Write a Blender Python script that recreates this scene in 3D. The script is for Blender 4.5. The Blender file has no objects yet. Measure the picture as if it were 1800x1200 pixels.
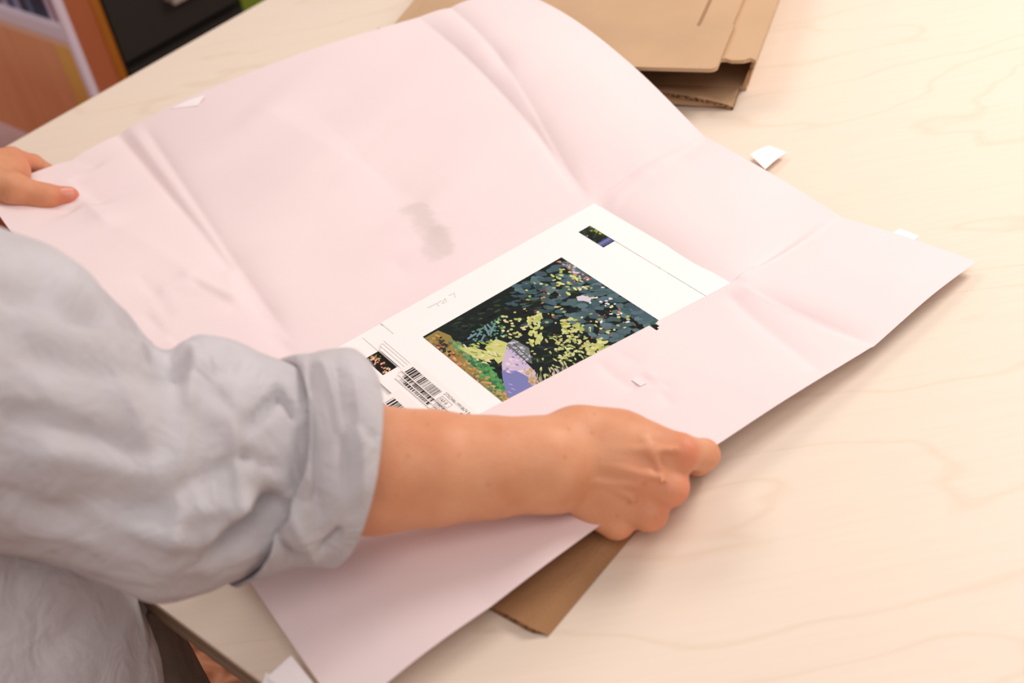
import bpy, bmesh, math, random
import numpy as np
from mathutils import Vector, Matrix, noise

# ------------------------------------------------------------------ camera
S = bpy.context.scene
COL = S.collection
PI = math.pi
F = 2200.0                                   # focal length in pixels of the 1800 px wide frame
PITCH = math.radians(39.2183); ROLL = math.radians(-10.7999)
CH = 0.63                                    # camera height above the table top (z = 0)
fwd = np.array([0, math.cos(PITCH), -math.sin(PITCH)])
_x = np.array([1.0, 0, 0]); _u = np.cross(_x, fwd)
rgt = math.cos(ROLL)*_x + math.sin(ROLL)*_u
upv = -math.sin(ROLL)*_x + math.cos(ROLL)*_u
CAM = np.array([0, 0, CH])
cd = bpy.data.cameras.new('camera'); cam = bpy.data.objects.new('camera', cd); COL.objects.link(cam)
cd.sensor_width = 36.0; cd.lens = F/1800*36.0; cd.clip_start = 0.05
Mx = Matrix(((rgt[0], upv[0], -fwd[0], 0), (rgt[1], upv[1], -fwd[1], 0), (rgt[2], upv[2], -fwd[2], CH), (0, 0, 0, 1)))
cam.matrix_world = Mx
cd.dof.use_dof = True; cd.dof.focus_distance = 0.99; cd.dof.aperture_fstop = 4.6
S.camera = cam

# ------------------------------------------------------------------ light
S.view_settings.view_transform = 'Standard'; S.view_settings.look = 'None'
S.view_settings.gamma = 1.0; S.view_settings.use_curve_mapping = False
S.view_settings.exposure = 0.0
W = bpy.data.worlds.new('world'); S.world = W; W.use_nodes = True
bg = W.node_tree.nodes['Background']; bg.inputs[0].default_value = (1.0, 0.91, 0.87, 1); bg.inputs[1].default_value = 0.47
def area(name, loc, target, size, energy, col):
    l = bpy.data.lights.new(name, 'AREA'); l.shape = 'RECTANGLE'; l.size, l.size_y = size; l.energy = energy; l.color = col
    o = bpy.data.objects.new(name, l); COL.objects.link(o); o.location = loc
    d = Vector(target) - Vector(loc); o.rotation_euler = d.to_track_quat('-Z', 'Y').to_euler()
    return o
area('ceiling_and_fill_light', (1.0, 1.15, 1.02), (0.35, 0.75, 0), (0.5, 0.5), 12.0, (1.0, 0.93, 0.885))
area('ceiling_and_fill_light', (-0.5, 1.9, 1.75), (-0.3, 1.0, 0), (1.3, 0.6), 11, (1.0, 0.90, 0.85))
area('ceiling_and_fill_light', (0.10, -0.45, 1.75), (-0.25, 0.55, 0), (1.3, 0.8), 11.5, (1.0, 0.92, 0.89))  # fill added on the camera side to brighten sleeve and torso

# ------------------------------------------------------------------ helpers
def ray(px, py): return rgt*(px-900)/F - upv*(py-600)/F + fwd
def at(px, py, z=0.0):
    d = ray(px, py); return CAM + d*((z-CH)/d[2])
def atd(px, py, d): return CAM + ray(px, py)*d
def on_plane(px, py, p, n):
    d = ray(px, py); return CAM + d*(np.dot(np.asarray(p)-CAM, n)/np.dot(d, n))
def unit(v): v = np.asarray(v, float); return v/np.linalg.norm(v)
ZU = np.array([0, 0, 1.0])
GA = math.radians(-60.168316); GT = math.radians(-46.7491)
E1 = np.array([math.cos(GA), math.sin(GA), 0]); E2 = np.array([-math.sin(GA), math.cos(GA), 0])   # package directions
T1 = np.array([math.cos(GT), math.sin(GT), 0]); T2 = np.array([-math.sin(GT), math.cos(GT), 0])   # table directions

def mesh(name, verts, faces, mats, parent=None, smooth=False, midx=None):
    me = bpy.data.meshes.new(name); me.from_pydata([tuple(map(float, v)) for v in verts], [], faces); me.update()
    for m in (mats if isinstance(mats, (list, tuple)) else [mats]): me.materials.append(m)
    if smooth: me.polygons.foreach_set('use_smooth', [True]*len(me.polygons))
    if midx is not None: me.polygons.foreach_set('material_index', midx)
    o = bpy.data.objects.new(name, me); COL.objects.link(o)
    if parent is not None: o.parent = parent
    return o
def tag(o, label, cat=None, group=None, kind=None):
    if label: o['label'] = label
    if cat: o['category'] = cat
    if group: o['group'] = group
    if kind: o['kind'] = kind
    return o
def thing(name, label, cat, loc=(0, 0, 0), group=None):
    o = bpy.data.objects.new(name, None); COL.objects.link(o); o.location = tuple(map(float, loc)); o.empty_display_size = .05
    return tag(o, label, cat, group)
def child(name, verts, faces, mats, par, **k):
    """verts in world space; stored relative to the parent's base"""
    base = np.array(par.location) if par.parent is None else np.array(par.location)+np.array(par.parent.location)
    return mesh(name, np.asarray(verts, float)-base, faces, mats, par, **k)
def box_vf(o, a, b, c):
    """box from corner o and three edge vectors"""
    o, a, b, c = map(lambda v: np.asarray(v, float), (o, a, b, c))
    v = [o, o+a, o+a+b, o+b, o+c, o+a+c, o+a+b+c, o+b+c]
    f = [(0, 3, 2, 1), (4, 5, 6, 7), (0, 1, 5, 4), (1, 2, 6, 5), (2, 3, 7, 6), (3, 0, 4, 7)]
    if np.dot(np.cross(a, b), c) < 0: f = [t[::-1] for t in f]
    return v, f
def bevel(o, w, seg=2):
    bm = bmesh.new(); bm.from_mesh(o.data)
    bmesh.ops.bevel(bm, geom=list(bm.edges), offset=w, segments=seg, affect='EDGES', profile=.5)
    bm.to_mesh(o.data); bm.free(); return o
def prism_vf(poly, z0, z1):
    n = len(poly); v = [(p[0], p[1], z0) for p in poly]+[(p[0], p[1], z1) for p in poly]
    ar = sum(poly[i][0]*poly[(i+1) % n][1]-poly[(i+1) % n][0]*poly[i][1] for i in range(n))
    f = [tuple(range(n))[::-1], tuple(range(n, 2*n))]+[(i, (i+1) % n, n+(i+1) % n, n+i) for i in range(n)]
    if ar < 0: f = [t[::-1] for t in f]
    return v, f
def join_vf(parts):
    V = []; Fc = []
    for v, f in parts:
        k = len(V); V += [tuple(p) for p in v]; Fc += [tuple(i+k for i in t) for t in f]
    return V, Fc
def loft_vf(rings, cap=True):
    n = len(rings[0]); V = [p for r in rings for p in r]; Fc = []
    for k in range(len(rings)-1):
        for i in range(n):
            j = (i+1) % n; Fc.append((k*n+i, k*n+j, (k+1)*n+j, (k+1)*n+i))
    if cap: Fc.append(tuple(range(n))[::-1]); Fc.append(tuple(range((len(rings)-1)*n, len(rings)*n)))
    return V, Fc
def ss(a, b, x):
    t = np.clip((x-a)/(b-a), 0, 1); return t*t*(3-2*t)
def catmull(P, m):
    P = np.asarray(P, float); n = len(P); out = []
    for u in np.linspace(0, n-1, m):
        i = min(int(u), n-2); t = u-i
        p0 = P[max(i-1, 0)] if i > 0 else 2*P[0]-P[1]; p1 = P[i]; p2 = P[i+1]; p3 = P[i+2] if i+2 < n else 2*P[-1]-P[-2]
        out.append(.5*((2*p1)+(-p0+p2)*t+(2*p0-5*p1+4*p2-p3)*t*t+(-p0+3*p1-3*p2+p3)*t**3))
    return np.array(out)

# ------------------------------------------------------------------ materials
def srgb(r, g, b):
    f = lambda c: c/12.92 if c <= .04045 else ((c+.055)/1.055)**2.4
    return (f(r/255), f(g/255), f(b/255), 1)
def mat(name, col, rough=.6, var=0.0, scale=20, bump=0.0, bscale=200, spec=.3, col2=None, stretch=(1, 1, 1), sss=0, detail=4):
    m = bpy.data.materials.new(name); m.use_nodes = True; nt = m.node_tree; p = nt.nodes['Principled BSDF']
    p.inputs['Base Color'].default_value = col; p.inputs['Roughness'].default_value = rough
    p.inputs['Specular IOR Level'].default_value = spec
    if sss:
        p.inputs['Subsurface Weight'].default_value = sss; p.inputs['Subsurface Radius'].default_value = (.012, .005, .003); p.inputs['Subsurface Scale'].default_value = 1.0
    if var or bump:
        tc = nt.nodes.new('ShaderNodeTexCoord'); mp = nt.nodes.new('ShaderNodeMapping'); mp.inputs['Scale'].default_value = stretch
        nt.links.new(tc.outputs['Object'], mp.inputs['Vector'])
    if var:
        n = nt.nodes.new('ShaderNodeTexNoise'); n.inputs['Scale'].default_value = scale; n.inputs['Detail'].default_value = detail
        nt.links.new(mp.outputs[0], n.inputs['Vector'])
        r = nt.nodes.new('ShaderNodeValToRGB'); c2 = col2 or tuple(c*(1-var) for c in col[:3])+(1,)
        r.color_ramp.elements[0].position = .35; r.color_ramp.elements[1].position = .65
        r.color_ramp.elements[0].color = c2; r.color_ramp.elements[1].color = col
        nt.links.new(n.outputs[0], r.inputs[0]); nt.links.new(r.outputs[0], p.inputs['Base Color'])
    if bump:
        n2 = nt.nodes.new('ShaderNodeTexNoise'); n2.inputs['Scale'].default_value = bscale; n2.inputs['Detail'].default_value = 3
        nt.links.new(mp.outputs[0], n2.inputs['Vector'])
        b = nt.nodes.new('ShaderNodeBump'); b.inputs['Strength'].default_value = bump; b.inputs['Distance'].default_value = .002
        nt.links.new(n2.outputs[0], b.inputs['Height']); nt.links.new(b.outputs[0], p.inputs['Normal'])
    return m
def vcol_mat(name, rough=.5, bump=0):
    m = bpy.data.materials.new(name); m.use_nodes = True; nt = m.node_tree; p = nt.nodes['Principled BSDF']
    a = nt.nodes.new('ShaderNodeVertexColor'); a.layer_name = 'Col'
    nt.links.new(a.outputs[0], p.inputs['Base Color']); p.inputs['Roughness'].default_value = rough; p.inputs['Specular IOR Level'].default_value = .08
    return m

def birch():
    m = bpy.data.materials.new('birch_plywood'); m.use_nodes = True; nt = m.node_tree; p = nt.nodes['Principled BSDF']; L = nt.links
    tc = nt.nodes.new('ShaderNodeTexCoord'); mp = nt.nodes.new('ShaderNodeMapping'); mp.inputs['Rotation'].default_value = (0, 0, -GT+.15); mp.inputs['Scale'].default_value = (1.3, 4.2, 1)
    L.new(tc.outputs['Object'], mp.inputs['Vector'])
    n = nt.nodes.new('ShaderNodeTexNoise'); n.inputs['Scale'].default_value = 1.6; n.inputs['Detail'].default_value = 3; n.inputs['Roughness'].default_value = .45
    L.new(mp.outputs[0], n.inputs['Vector'])
    mu = nt.nodes.new('ShaderNodeMath'); mu.operation = 'MULTIPLY'; mu.inputs[1].default_value = 17.0; L.new(n.outputs[0], mu.inputs[0])
    fr = nt.nodes.new('ShaderNodeMath'); fr.operation = 'PINGPONG'; fr.inputs[1].default_value = 1.0; L.new(mu.outputs[0], fr.inputs[0])
    r = nt.nodes.new('ShaderNodeValToRGB'); r.color_ramp.elements[0].position = 0.0; r.color_ramp.elements[1].position = .16
    r.color_ramp.elements[0].color = srgb(230, 211, 190); r.color_ramp.elements[1].color = srgb(235, 218, 200)
    L.new(fr.outputs[0], r.inputs[0])
    mp2 = nt.nodes.new('ShaderNodeMapping'); mp2.inputs['Rotation'].default_value = (0, 0, -GT+.15); mp2.inputs['Scale'].default_value = (4, 90, 1); L.new(tc.outputs['Object'], mp2.inputs['Vector'])
    n2 = nt.nodes.new('ShaderNodeTexNoise'); n2.inputs['Scale'].default_value = 3; n2.inputs['Detail'].default_value = 4; L.new(mp2.outputs[0], n2.inputs['Vector'])
    r2 = nt.nodes.new('ShaderNodeValToRGB'); r2.color_ramp.elements[0].position = .3; r2.color_ramp.elements[1].position = .7
    r2.color_ramp.elements[0].color = (.955, .94, .925, 1); r2.color_ramp.elements[1].color = (1, 1, 1, 1); L.new(n2.outputs[0], r2.inputs[0])
    mx = nt.nodes.new('ShaderNodeMix'); mx.data_type = 'RGBA'; mx.blend_type = 'MULTIPLY'; mx.inputs[0].default_value = .55
    L.new(r.outputs[0], mx.inputs[6]); L.new(r2.outputs[0], mx.inputs[7]); L.new(mx.outputs[2], p.inputs['Base Color'])
    p.inputs['Roughness'].default_value = .45; p.inputs['Specular IOR Level'].default_value = .3
    return m
M_birch = birch()
M_ply = mat('plywood_edge', srgb(150, 128, 104), .7, .35, 3, 0, stretch=(1, 1, 130), col2=srgb(112, 92, 74))
M_steel = mat('painted_steel_leg', srgb(205, 200, 195), .4)
M_card = mat('kraft_cardboard', srgb(198, 164, 130), .85, .10, 9, .25, 500, spec=.15, stretch=(1, 1, 1))
M_card2 = mat('kraft_cardboard_dark', srgb(172, 128, 90), .85, .14, 14, .3, 400, spec=.15)
M_flute = mat('cardboard_flute_edge', srgb(165, 122, 84), .9, .7, 330, 0, col2=srgb(70, 45, 26), detail=1)
M_white = mat('print_paper', srgb(244, 238, 236), .5, spec=.25)
M_label = mat('label_paper', srgb(240, 233, 230), .45)
M_ink = mat('black_ink', srgb(38, 33, 32), .6)
M_pencil = mat('pencil_line', srgb(150, 138, 134), .7)
M_tape = mat('paper_tape', srgb(250, 240, 240), .35, spec=.4)
M_tape2 = mat('pink_paper_tape', srgb(241, 224, 225), .4, spec=.3)
M_trous = mat('charcoal_trousers', srgb(124, 112, 104), .9, .25, 40, .4, 600, spec=.1)
M_rim = mat('orange_floor', srgb(160, 90, 55), .9)
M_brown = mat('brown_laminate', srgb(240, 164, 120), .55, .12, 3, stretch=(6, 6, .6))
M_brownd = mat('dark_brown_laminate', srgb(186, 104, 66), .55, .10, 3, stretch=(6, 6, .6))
M_edge = mat('orange_edging', srgb(176, 104, 30), .5, .15, 4)
M_ochre = mat('ochre_wood_edge', srgb(242, 184, 96), .5, .15, 4)
M_lilac = mat('white_laminate', srgb(232, 214, 226), .45)
M_pinkwood = mat('pale_wood_edging', srgb(240, 190, 160), .5)
M_black = mat('black_metal', srgb(46, 42, 38), .55, spec=.3)
M_groove = mat('black_gap', srgb(24, 24, 20), .8)
M_handle = mat('brushed_handle', srgb(170, 155, 145), .4)
M_green = mat('green_plastic', srgb(120, 140, 40), .5)
M_mauve = mat('mauve_fabric', srgb(168, 128, 126), .9, .25, 12, .3, 300)
M_mauved = mat('mauve_seam', srgb(100, 72, 82), .9)
M_hair = mat('brown_hair', srgb(80, 55, 40), .6, .3, 60)
M_eye = mat('eye', srgb(235, 232, 228), .2)
M_shoe = mat('dark_shoe', srgb(50, 45, 45), .6)
M_nail = mat('finger_nail', srgb(228, 150, 128), .3, spec=.5, sss=.15)

def linen():
    m = mat('blue_grey_linen', srgb(202, 198, 201), .92, .10, 16, 0, spec=.08, col2=srgb(190, 184, 186))
    nt = m.node_tree; p = nt.nodes['Principled BSDF']; L = nt.links
    tc = nt.nodes.new('ShaderNodeTexCoord')
    h = None
    for st in ((900, 60, 60), (60, 60, 900), (60, 900, 60)):
        mp = nt.nodes.new('ShaderNodeMapping'); mp.inputs['Scale'].default_value = st; mp.inputs['Rotation'].default_value = (.3, .4, .7); L.new(tc.outputs['Object'], mp.inputs[0])
        n = nt.nodes.new('ShaderNodeTexNoise'); n.inputs['Scale'].default_value = 1.6; n.inputs['Detail'].default_value = 2; L.new(mp.outputs[0], n.inputs[0])
        if h is None: h = n.outputs[0]
        else:
            ad = nt.nodes.new('ShaderNodeMath'); ad.operation = 'ADD'; L.new(h, ad.inputs[0]); L.new(n.outputs[0], ad.inputs[1]); h = ad.outputs[0]
    n3 = nt.nodes.new('ShaderNodeTexNoise'); n3.inputs['Scale'].default_value = 26; n3.inputs['Detail'].default_value = 5; n3.inputs['Distortion'].default_value = 1.2; L.new(tc.outputs['Object'], n3.inputs[0])
    b1 = nt.nodes.new('ShaderNodeBump'); b1.inputs['Strength'].default_value = .7; b1.inputs['Distance'].default_value = .008; L.new(n3.outputs[0], b1.inputs['Height'])
    b2 = nt.nodes.new('ShaderNodeBump'); b2.inputs['Strength'].default_value = .25; b2.inputs['Distance'].default_value = .0008; L.new(h, b2.inputs['Height']); L.new(b1.outputs[0], b2.inputs['Normal'])
    L.new(b2.outputs[0], p.inputs['Normal'])
    return m
M_linen = linen()

def skin():
    m = mat('skin', srgb(214, 150, 114), .5, 0, spec=.35, sss=.12)
    nt = m.node_tree; p = nt.nodes['Principled BSDF']; L = nt.links
    tc = nt.nodes.new('ShaderNodeTexCoord')
    n = nt.nodes.new('ShaderNodeTexNoise'); n.inputs['Scale'].default_value = 38; n.inputs['Detail'].default_value = 5; L.new(tc.outputs['Object'], n.inputs[0])
    r = nt.nodes.new('ShaderNodeValToRGB'); r.color_ramp.elements[0].position = .3; r.color_ramp.elements[1].position = .7
    r.color_ramp.elements[0].color = srgb(208, 140, 102); r.color_ramp.elements[1].color = srgb(220, 158, 120); L.new(n.outputs[0], r.inputs[0])
    a = nt.nodes.new('ShaderNodeVertexColor'); a.layer_name = 'Col'
    sp = nt.nodes.new('ShaderNodeSeparateColor'); L.new(a.outputs[0], sp.inputs[0])
    mx = nt.nodes.new('ShaderNodeMix'); mx.data_type = 'RGBA'; L.new(sp.outputs[0], mx.inputs[0]); L.new(r.outputs[0], mx.inputs[6]); mx.inputs[7].default_value = srgb(222, 120, 92)
    fk = nt.nodes.new('ShaderNodeTexVoronoi'); fk.inputs['Scale'].default_value = 70; L.new(tc.outputs['Object'], fk.inputs[0])
    r3 = nt.nodes.new('ShaderNodeValToRGB'); r3.color_ramp.elements[0].position = .05; r3.color_ramp.elements[1].position = .16
    r3.color_ramp.elements[0].color = (.82, .74, .68, 1); r3.color_ramp.elements[1].color = (1, 1, 1, 1); L.new(fk.outputs['Distance'], r3.inputs[0])
    m2 = nt.nodes.new('ShaderNodeMix'); m2.data_type = 'RGBA'; m2.blend_type = 'MULTIPLY'; m2.inputs[0].default_value = .6; L.new(mx.outputs[2], m2.inputs[6]); L.new(r3.outputs[0], m2.inputs[7])
    L.new(m2.outputs[2], p.inputs['Base Color'])
    n2 = nt.nodes.new('ShaderNodeTexNoise'); n2.inputs['Scale'].default_value = 420; n2.inputs['Detail'].default_value = 3; L.new(tc.outputs['Object'], n2.inputs[0])
    b = nt.nodes.new('ShaderNodeBump'); b.inputs['Strength'].default_value = .22; b.inputs['Distance'].default_value = .0012; L.new(n2.outputs[0], b.inputs['Height']); L.new(b.outputs[0], p.inputs['Normal'])
    return m
M_skin = skin()

def wrap_mat():
    m = bpy.data.materials.new('pink_tissue_paper'); m.use_nodes = True; nt = m.node_tree; p = nt.nodes['Principled BSDF']; L = nt.links
    a = nt.nodes.new('ShaderNodeVertexColor'); a.layer_name = 'Col'          # r = see-through grey stains, plus faint shade painted over wrinkles
    tc = nt.nodes.new('ShaderNodeTexCoord')
    n = nt.nodes.new('ShaderNodeTexNoise'); n.inputs['Scale'].default_value = 9; n.inputs['Detail'].default_value = 3; L.new(tc.outputs['Object'], n.inputs[0])
    r = nt.nodes.new('ShaderNodeValToRGB'); r.color_ramp.elements[0].position = .3; r.color_ramp.elements[1].position = .7
    r.color_ramp.elements[0].color = srgb(234, 214, 215); r.color_ramp.elements[1].color = srgb(238, 220, 219); L.new(n.outputs[0], r.inputs[0])
    sp = nt.nodes.new('ShaderNodeSeparateColor'); L.new(a.outputs[0], sp.inputs[0])
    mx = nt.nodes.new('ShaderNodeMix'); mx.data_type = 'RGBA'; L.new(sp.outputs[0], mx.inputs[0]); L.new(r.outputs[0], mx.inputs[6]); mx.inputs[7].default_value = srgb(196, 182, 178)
    L.new(mx.outputs[2], p.inputs['Base Color']); p.inputs['Roughness'].default_value = .55; p.inputs['Specular IOR Level'].default_value = .25
    n2 = nt.nodes.new('ShaderNodeTexNoise'); n2.inputs['Scale'].default_value = 300; n2.inputs['Detail'].default_value = 3; L.new(tc.outputs['Object'], n2.inputs[0])
    b = nt.nodes.new('ShaderNodeBump'); b.inputs['Strength'].default_value = .10; b.inputs['Distance'].default_value = .001; L.new(n2.outputs[0], b.inputs['Height']); L.new(b.outputs[0], p.inputs['Normal'])
    return m
M_wrap = wrap_mat()

def floor_mat():
    m = bpy.data.materials.new('terracotta_mottled_floor'); m.use_nodes = True; nt = m.node_tree; p = nt.nodes['Principled BSDF']; L = nt.links
    tc = nt.nodes.new('ShaderNodeTexCoord')
    n = nt.nodes.new('ShaderNodeTexNoise'); n.inputs['Scale'].default_value = 34; n.inputs['Detail'].default_value = 6; n.inputs['Distortion'].default_value = .8; L.new(tc.outputs['Object'], n.inputs[0])
    r = nt.nodes.new('ShaderNodeValToRGB'); r.color_ramp.elements[0].position = .34; r.color_ramp.elements[1].position = .66
    r.color_ramp.elements[0].color = srgb(128, 70, 42); r.color_ramp.elements[1].color = srgb(232, 168, 130)
    e = r.color_ramp.elements.new(.5); e.color = srgb(204, 126, 86); L.new(n.outputs[0], r.inputs[0])
    v = nt.nodes.new('ShaderNodeTexVoronoi'); v.inputs['Scale'].default_value = 9; L.new(tc.outputs['Object'], v.inputs[0])
    r2 = nt.nodes.new('ShaderNodeValToRGB'); r2.color_ramp.elements[0].position = .06; r2.color_ramp.elements[1].position = .1; r2.color_ramp.elements[0].color = (1, 1, 1, 1); r2.color_ramp.elements[1].color = (0, 0, 0, 1); L.new(v.outputs['Distance'], r2.inputs[0])
    mx = nt.nodes.new('ShaderNodeMix'); mx.data_type = 'RGBA'; L.new(r2.outputs[0], mx.inputs[0]); L.new(r.outputs[0], mx.inputs[6]); mx.inputs[7].default_value = srgb(110, 120, 60)
    L.new(mx.outputs[2], p.inputs['Base Color']); p.inputs['Roughness'].default_value = .8
    return m
M_floor = floor_mat()

# ------------------------------------------------------------------ setting: floor
FZ = -0.87
fl = mesh('floor', *box_vf((-4, -2.5, FZ-.05), (7, 0, 0), (0, 7, 0), (0, 0, .05)), M_floor); fl['kind'] = 'structure'

# ------------------------------------------------------------------ table
TC = at(-456, 521)                            # back left corner, found from the two visible edges
TTH = .027
tab = thing('work_table', 'large pale birch plywood work table under the pink wrapping paper', 'table', (TC[0], TC[1], FZ))
LT, WT = 2.0, 1.75
v, f = box_vf(TC+ZU*-.0015, T1*LT, T2*WT, ZU*.0015)
child('table_top', *box_vf(TC-ZU*.004, T1*LT, T2*WT, ZU*.004), M_birch, tab)
child('plywood_edge', *box_vf(TC-ZU*TTH+T1*.0006+T2*.0006, T1*(LT-.0012), T2*(WT-.0012), ZU*(TTH-.0042)), M_ply, tab)['label'] = 'darker layered plywood edge'
for a, b in ((.1, .12), (LT-.16, .12), (.1, WT-.18), (LT-.16, WT-.18)):
    child('leg', *box_vf(TC+T1*a+T2*b+ZU*FZ-ZU*TC[2], T1*.05, T2*.05, ZU*(-FZ-TTH-.0005)), M_steel, tab)

# ------------------------------------------------------------------ wrapping paper: a folded sheet as Coons patches over its fold lattice
PXL = [[(-35, 330, .060), (203, 235, .030), (735, 30, .072), (922, -10, .080)],
       [(212, 690, .018), (520, 605, .0045), (1042, 353, .0042), (1235, 235, .014)],
       [(418, 990, .022), (650, 829, .024), (1286, 498, .022), (1480, 383, .007)],
       [(605, 1265, .022), (862, 1068, .026), (1535, 609, .015), (1717, 460, .010)]]
LP = [[at(*q) for q in r] for r in PXL]
HB = {(0, 0): .004, (0, 1): .004, (0, 2): .016, (0, 3): .018, (2, 1): .004, (2, 2): -.004, (1, 3): .003, (2, 3): .002, (2, 0): .0, (1, 0): .0}
VB = {(0, 0): -.006, (0, 1): .010, (0, 2): .006, (1, 2): .004, (2, 2): -.004, (3, 1): .010, (3, 2): .004, (3, 0): .004, (2, 1): .0}
def h_edge(i, j, s):
    a, b = LP[i][j], LP[i+1][j]; P = a+(b-a)*s[:, None]
    if i == 1 and j in (1, 2):
        zb = .0035; up = ss(.93, 1.0, s); dn = 1-ss(0, .05, s)
        P[:, 2] = zb+(b[2]-zb)*up+(a[2]-zb)*dn
    else: P[:, 2] += HB.get((i, j), 0)*np.sin(PI*s)
    return P
def v_edge(i, j, t):
    a, b = LP[i][j], LP[i][j+1]; P = a+(b-a)*t[:, None]; P[:, 2] += VB.get((i, j), 0)*np.sin(PI*t); return P
def coons(i, j, s, t):
    c0, c1 = h_edge(i, j, s), h_edge(i, j+1, s); d0, d1 = v_edge(i, j, t), v_edge(i+1, j, t)
    Sg = s[:, None, None]; Tg = t[None, :, None]
    if i == 1 and j == 1:                     # flat panel under the prints: blend only across so the bed stays flat
        return c0[:, None]*(1-Tg)+c1[:, None]*Tg
    P = c0[:, None]*(1-Tg)+c1[:, None]*Tg+d0[None]*(1-Sg)+d1[None]*Sg
    P = P-(LP[i][j]*(1-Sg)*(1-Tg)+LP[i+1][j]*Sg*(1-Tg)+LP[i][j+1]*(1-Sg)*Tg+LP[i+1][j+1]*Sg*Tg)
    if i == 1 and j == 2: P[:, :, 2] += (np.sin(PI*np.clip(s, 0, 1))**.6)[:, None]*((1-np.exp(-t/.16))*(1-t))[None]*.0125
    if i == 2 and j == 2: P[:, :, 2] += (np.sin(PI*s))[:, None]*((1-np.exp(-t/.12))*(1-t))[None]*.010
    if i == 2 and j == 1: P[:, :, 2] -= (np.sin(PI*s))[:, None]*np.sin(PI*t)[None]*.004
    if i == 0 and j == 2: P[:, :, 2] += (np.sin(PI*s))[:, None]*((1-np.exp(-t/.15))*(1-t))[None]*.010
    return P
NS = [110, 80, 60]; NT = [50, 130, 70]
def axis(n, k):
    t = np.linspace(0, 1, n+1)
    if k == 1 and n == 80: t = np.concatenate([np.linspace(0, .06, 10), np.linspace(.06, .9, 46)[1:], np.linspace(.9, 1, 26)[1:]])
    return t
sx = [axis(NS[0], 0), axis(NS[1], 1), axis(NS[2], 2)]; tx = [np.linspace(0, 1, n+1) for n in NT]
rows = []
for i in range(3):
    blk = [coons(i, j, sx[i], tx[j])[:, (0 if j == 0 else 1):] for j in range(3)]
    r = np.concatenate(blk, axis=1); rows.append(r if i == 0 else r[1:])
G = np.concatenate(rows, axis=0); nI, nJ = G.shape[:2]
si = np.concatenate([sx[0], 1+sx[1][1:], 2+sx[2][1:]]); tj = np.concatenate([tx[0], 1+tx[1][1:], 2+tx[2][1:]])
bed = ((si[:, None] > .995) & (si[:, None] < 2.0) & (tj[None] > .995) & (tj[None] < 2.005)).astype(float)
mask = np.clip(np.minimum(np.minimum(np.abs(si[:, None]-1)*(si[:, None] < 1)+(si[:, None] >= 1)*9, 9), 9), 0, 1)
free = np.where(bed > 0, 0.0, 1.0)
soft = np.ones_like(free)
for a in range(nI):
    for b in range(nJ):
        if free[a, b] == 0: soft[a, b] = 0; continue
        ds = 1-si[a] if si[a] < 1 else (si[a]-2 if si[a] > 2 else 0)
        dt = 1-tj[b] if tj[b] < 1 else (tj[b]-2 if tj[b] > 2 else 0)
        soft[a, b] = min(1, max(ds, dt)/.12)
creases = [  # (pixel a, pixel b, height, width): folds and wrinkles of the sheet
    ((209, 243), (412, 482), -.0042, .010), ((412, 482), (505, 600), -.0030, .008), ((238, 250), (404, 460), .0030, .009),
    ((268, 255), (396, 437), -.0026, .006), ((396, 437), (528, 606), -.0034, .009), ((404, 470), (412, 520), .003, .006), ((325, 488), (410, 520), .0025, .006),
    ((741, 42), (890, 178), -.0030, .009), ((885, 172), (1044, 348), -.0042, .010), ((905, 196), (1020, 330), .0030, .010), ((940, 250), (1035, 345), -.0025, .008),
    ((1286, 500), (1533, 607), .0035, .012), ((1272, 514), (1400, 610), -.0032, .009), ((1400, 610), (1440, 652), -.0026, .009), ((1320, 510), (1530, 598), -.0035, .010),
    ((1296, 496), (1326, 465), .0035, .006), ((1050, 358), (1180, 275), .0022, .010), ((1060, 362), (1235, 240), -.0022, .007),
    ((1075, 370), (1290, 486), -.0025, .014), ((1120, 300), (1225, 243), .0020, .010),
    ((1052, 640), (1090, 672), -.0022, .006), ((1090, 672), (1118, 686), -.002, .006), ((1135, 655), (1170, 690), .0018, .004), ((1150, 668), (1166, 694), -.0016, .003),
    ((1163, 672), (1178, 686), -.0015, .003), ((1166, 694), (1180, 715), -.0015, .004), ((1128, 658), (1150, 680), -.0014, .004), ((1075, 618), (1120, 640), -.0015, .008),
    ((130, 350), (200, 420), .0050, .014), ((140, 342), (190, 380), -.0045, .012), ((128, 300), (180, 312), -.0035, .010), ((60, 380), (140, 400), -.006, .016),
    ((250, 500), (300, 560), -.0015, .006), ((265, 530), (305, 610), .0015, .006), ((285, 520), (340, 500), .0015, .008), ((255, 560), (310, 600), -.0015, .005),
    ((340, 500), (420, 540), -.002, .010), ((180, 400), (420, 530), .004, .030), ((560, 240), (760, 400), -.004, .060), ((760, 400), (740, 510), -.0025, .03),
    ((470, 240), (660, 330), .004, .05), ((620, 300), (740, 360), -.004, .06),
    ((930, 400), (1035, 352), .0014, .005), ((960, 378), (1020, 362), -.0012, .004), ((965, 360), (1030, 352), -.0012, .006),
    ((690, 445), (745, 512), -.0025, .012), ((780, 505), (803, 497), -.001, .003), ((450, 1040), (560, 1190), -.0015, .02)]
XY = G[:, :, :2].reshape(-1, 2); dz = np.zeros(len(XY))
for a, b, hgt, w in creases:
    A = at(a[0], a[1], .018)[:2]; B = at(b[0], b[1], .018)[:2]; d = B-A; Ln = np.linalg.norm(d); d /= Ln
    q = XY-A; t = q@d; dist = np.abs(q@np.array([-d[1], d[0]]))
    en = ss(-.12*Ln, .12*Ln, t)*(1-ss(.88*Ln, 1.12*Ln, t))
    dz += hgt*np.exp(-(dist/w)**1.15)*en
nz = np.array([noise.noise((x*5.5, y*5.5, 3.1))*.0030+noise.noise((x*13, y*13, 8.1))*.0012 for x, y in XY])
sf = soft.reshape(-1)
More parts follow.
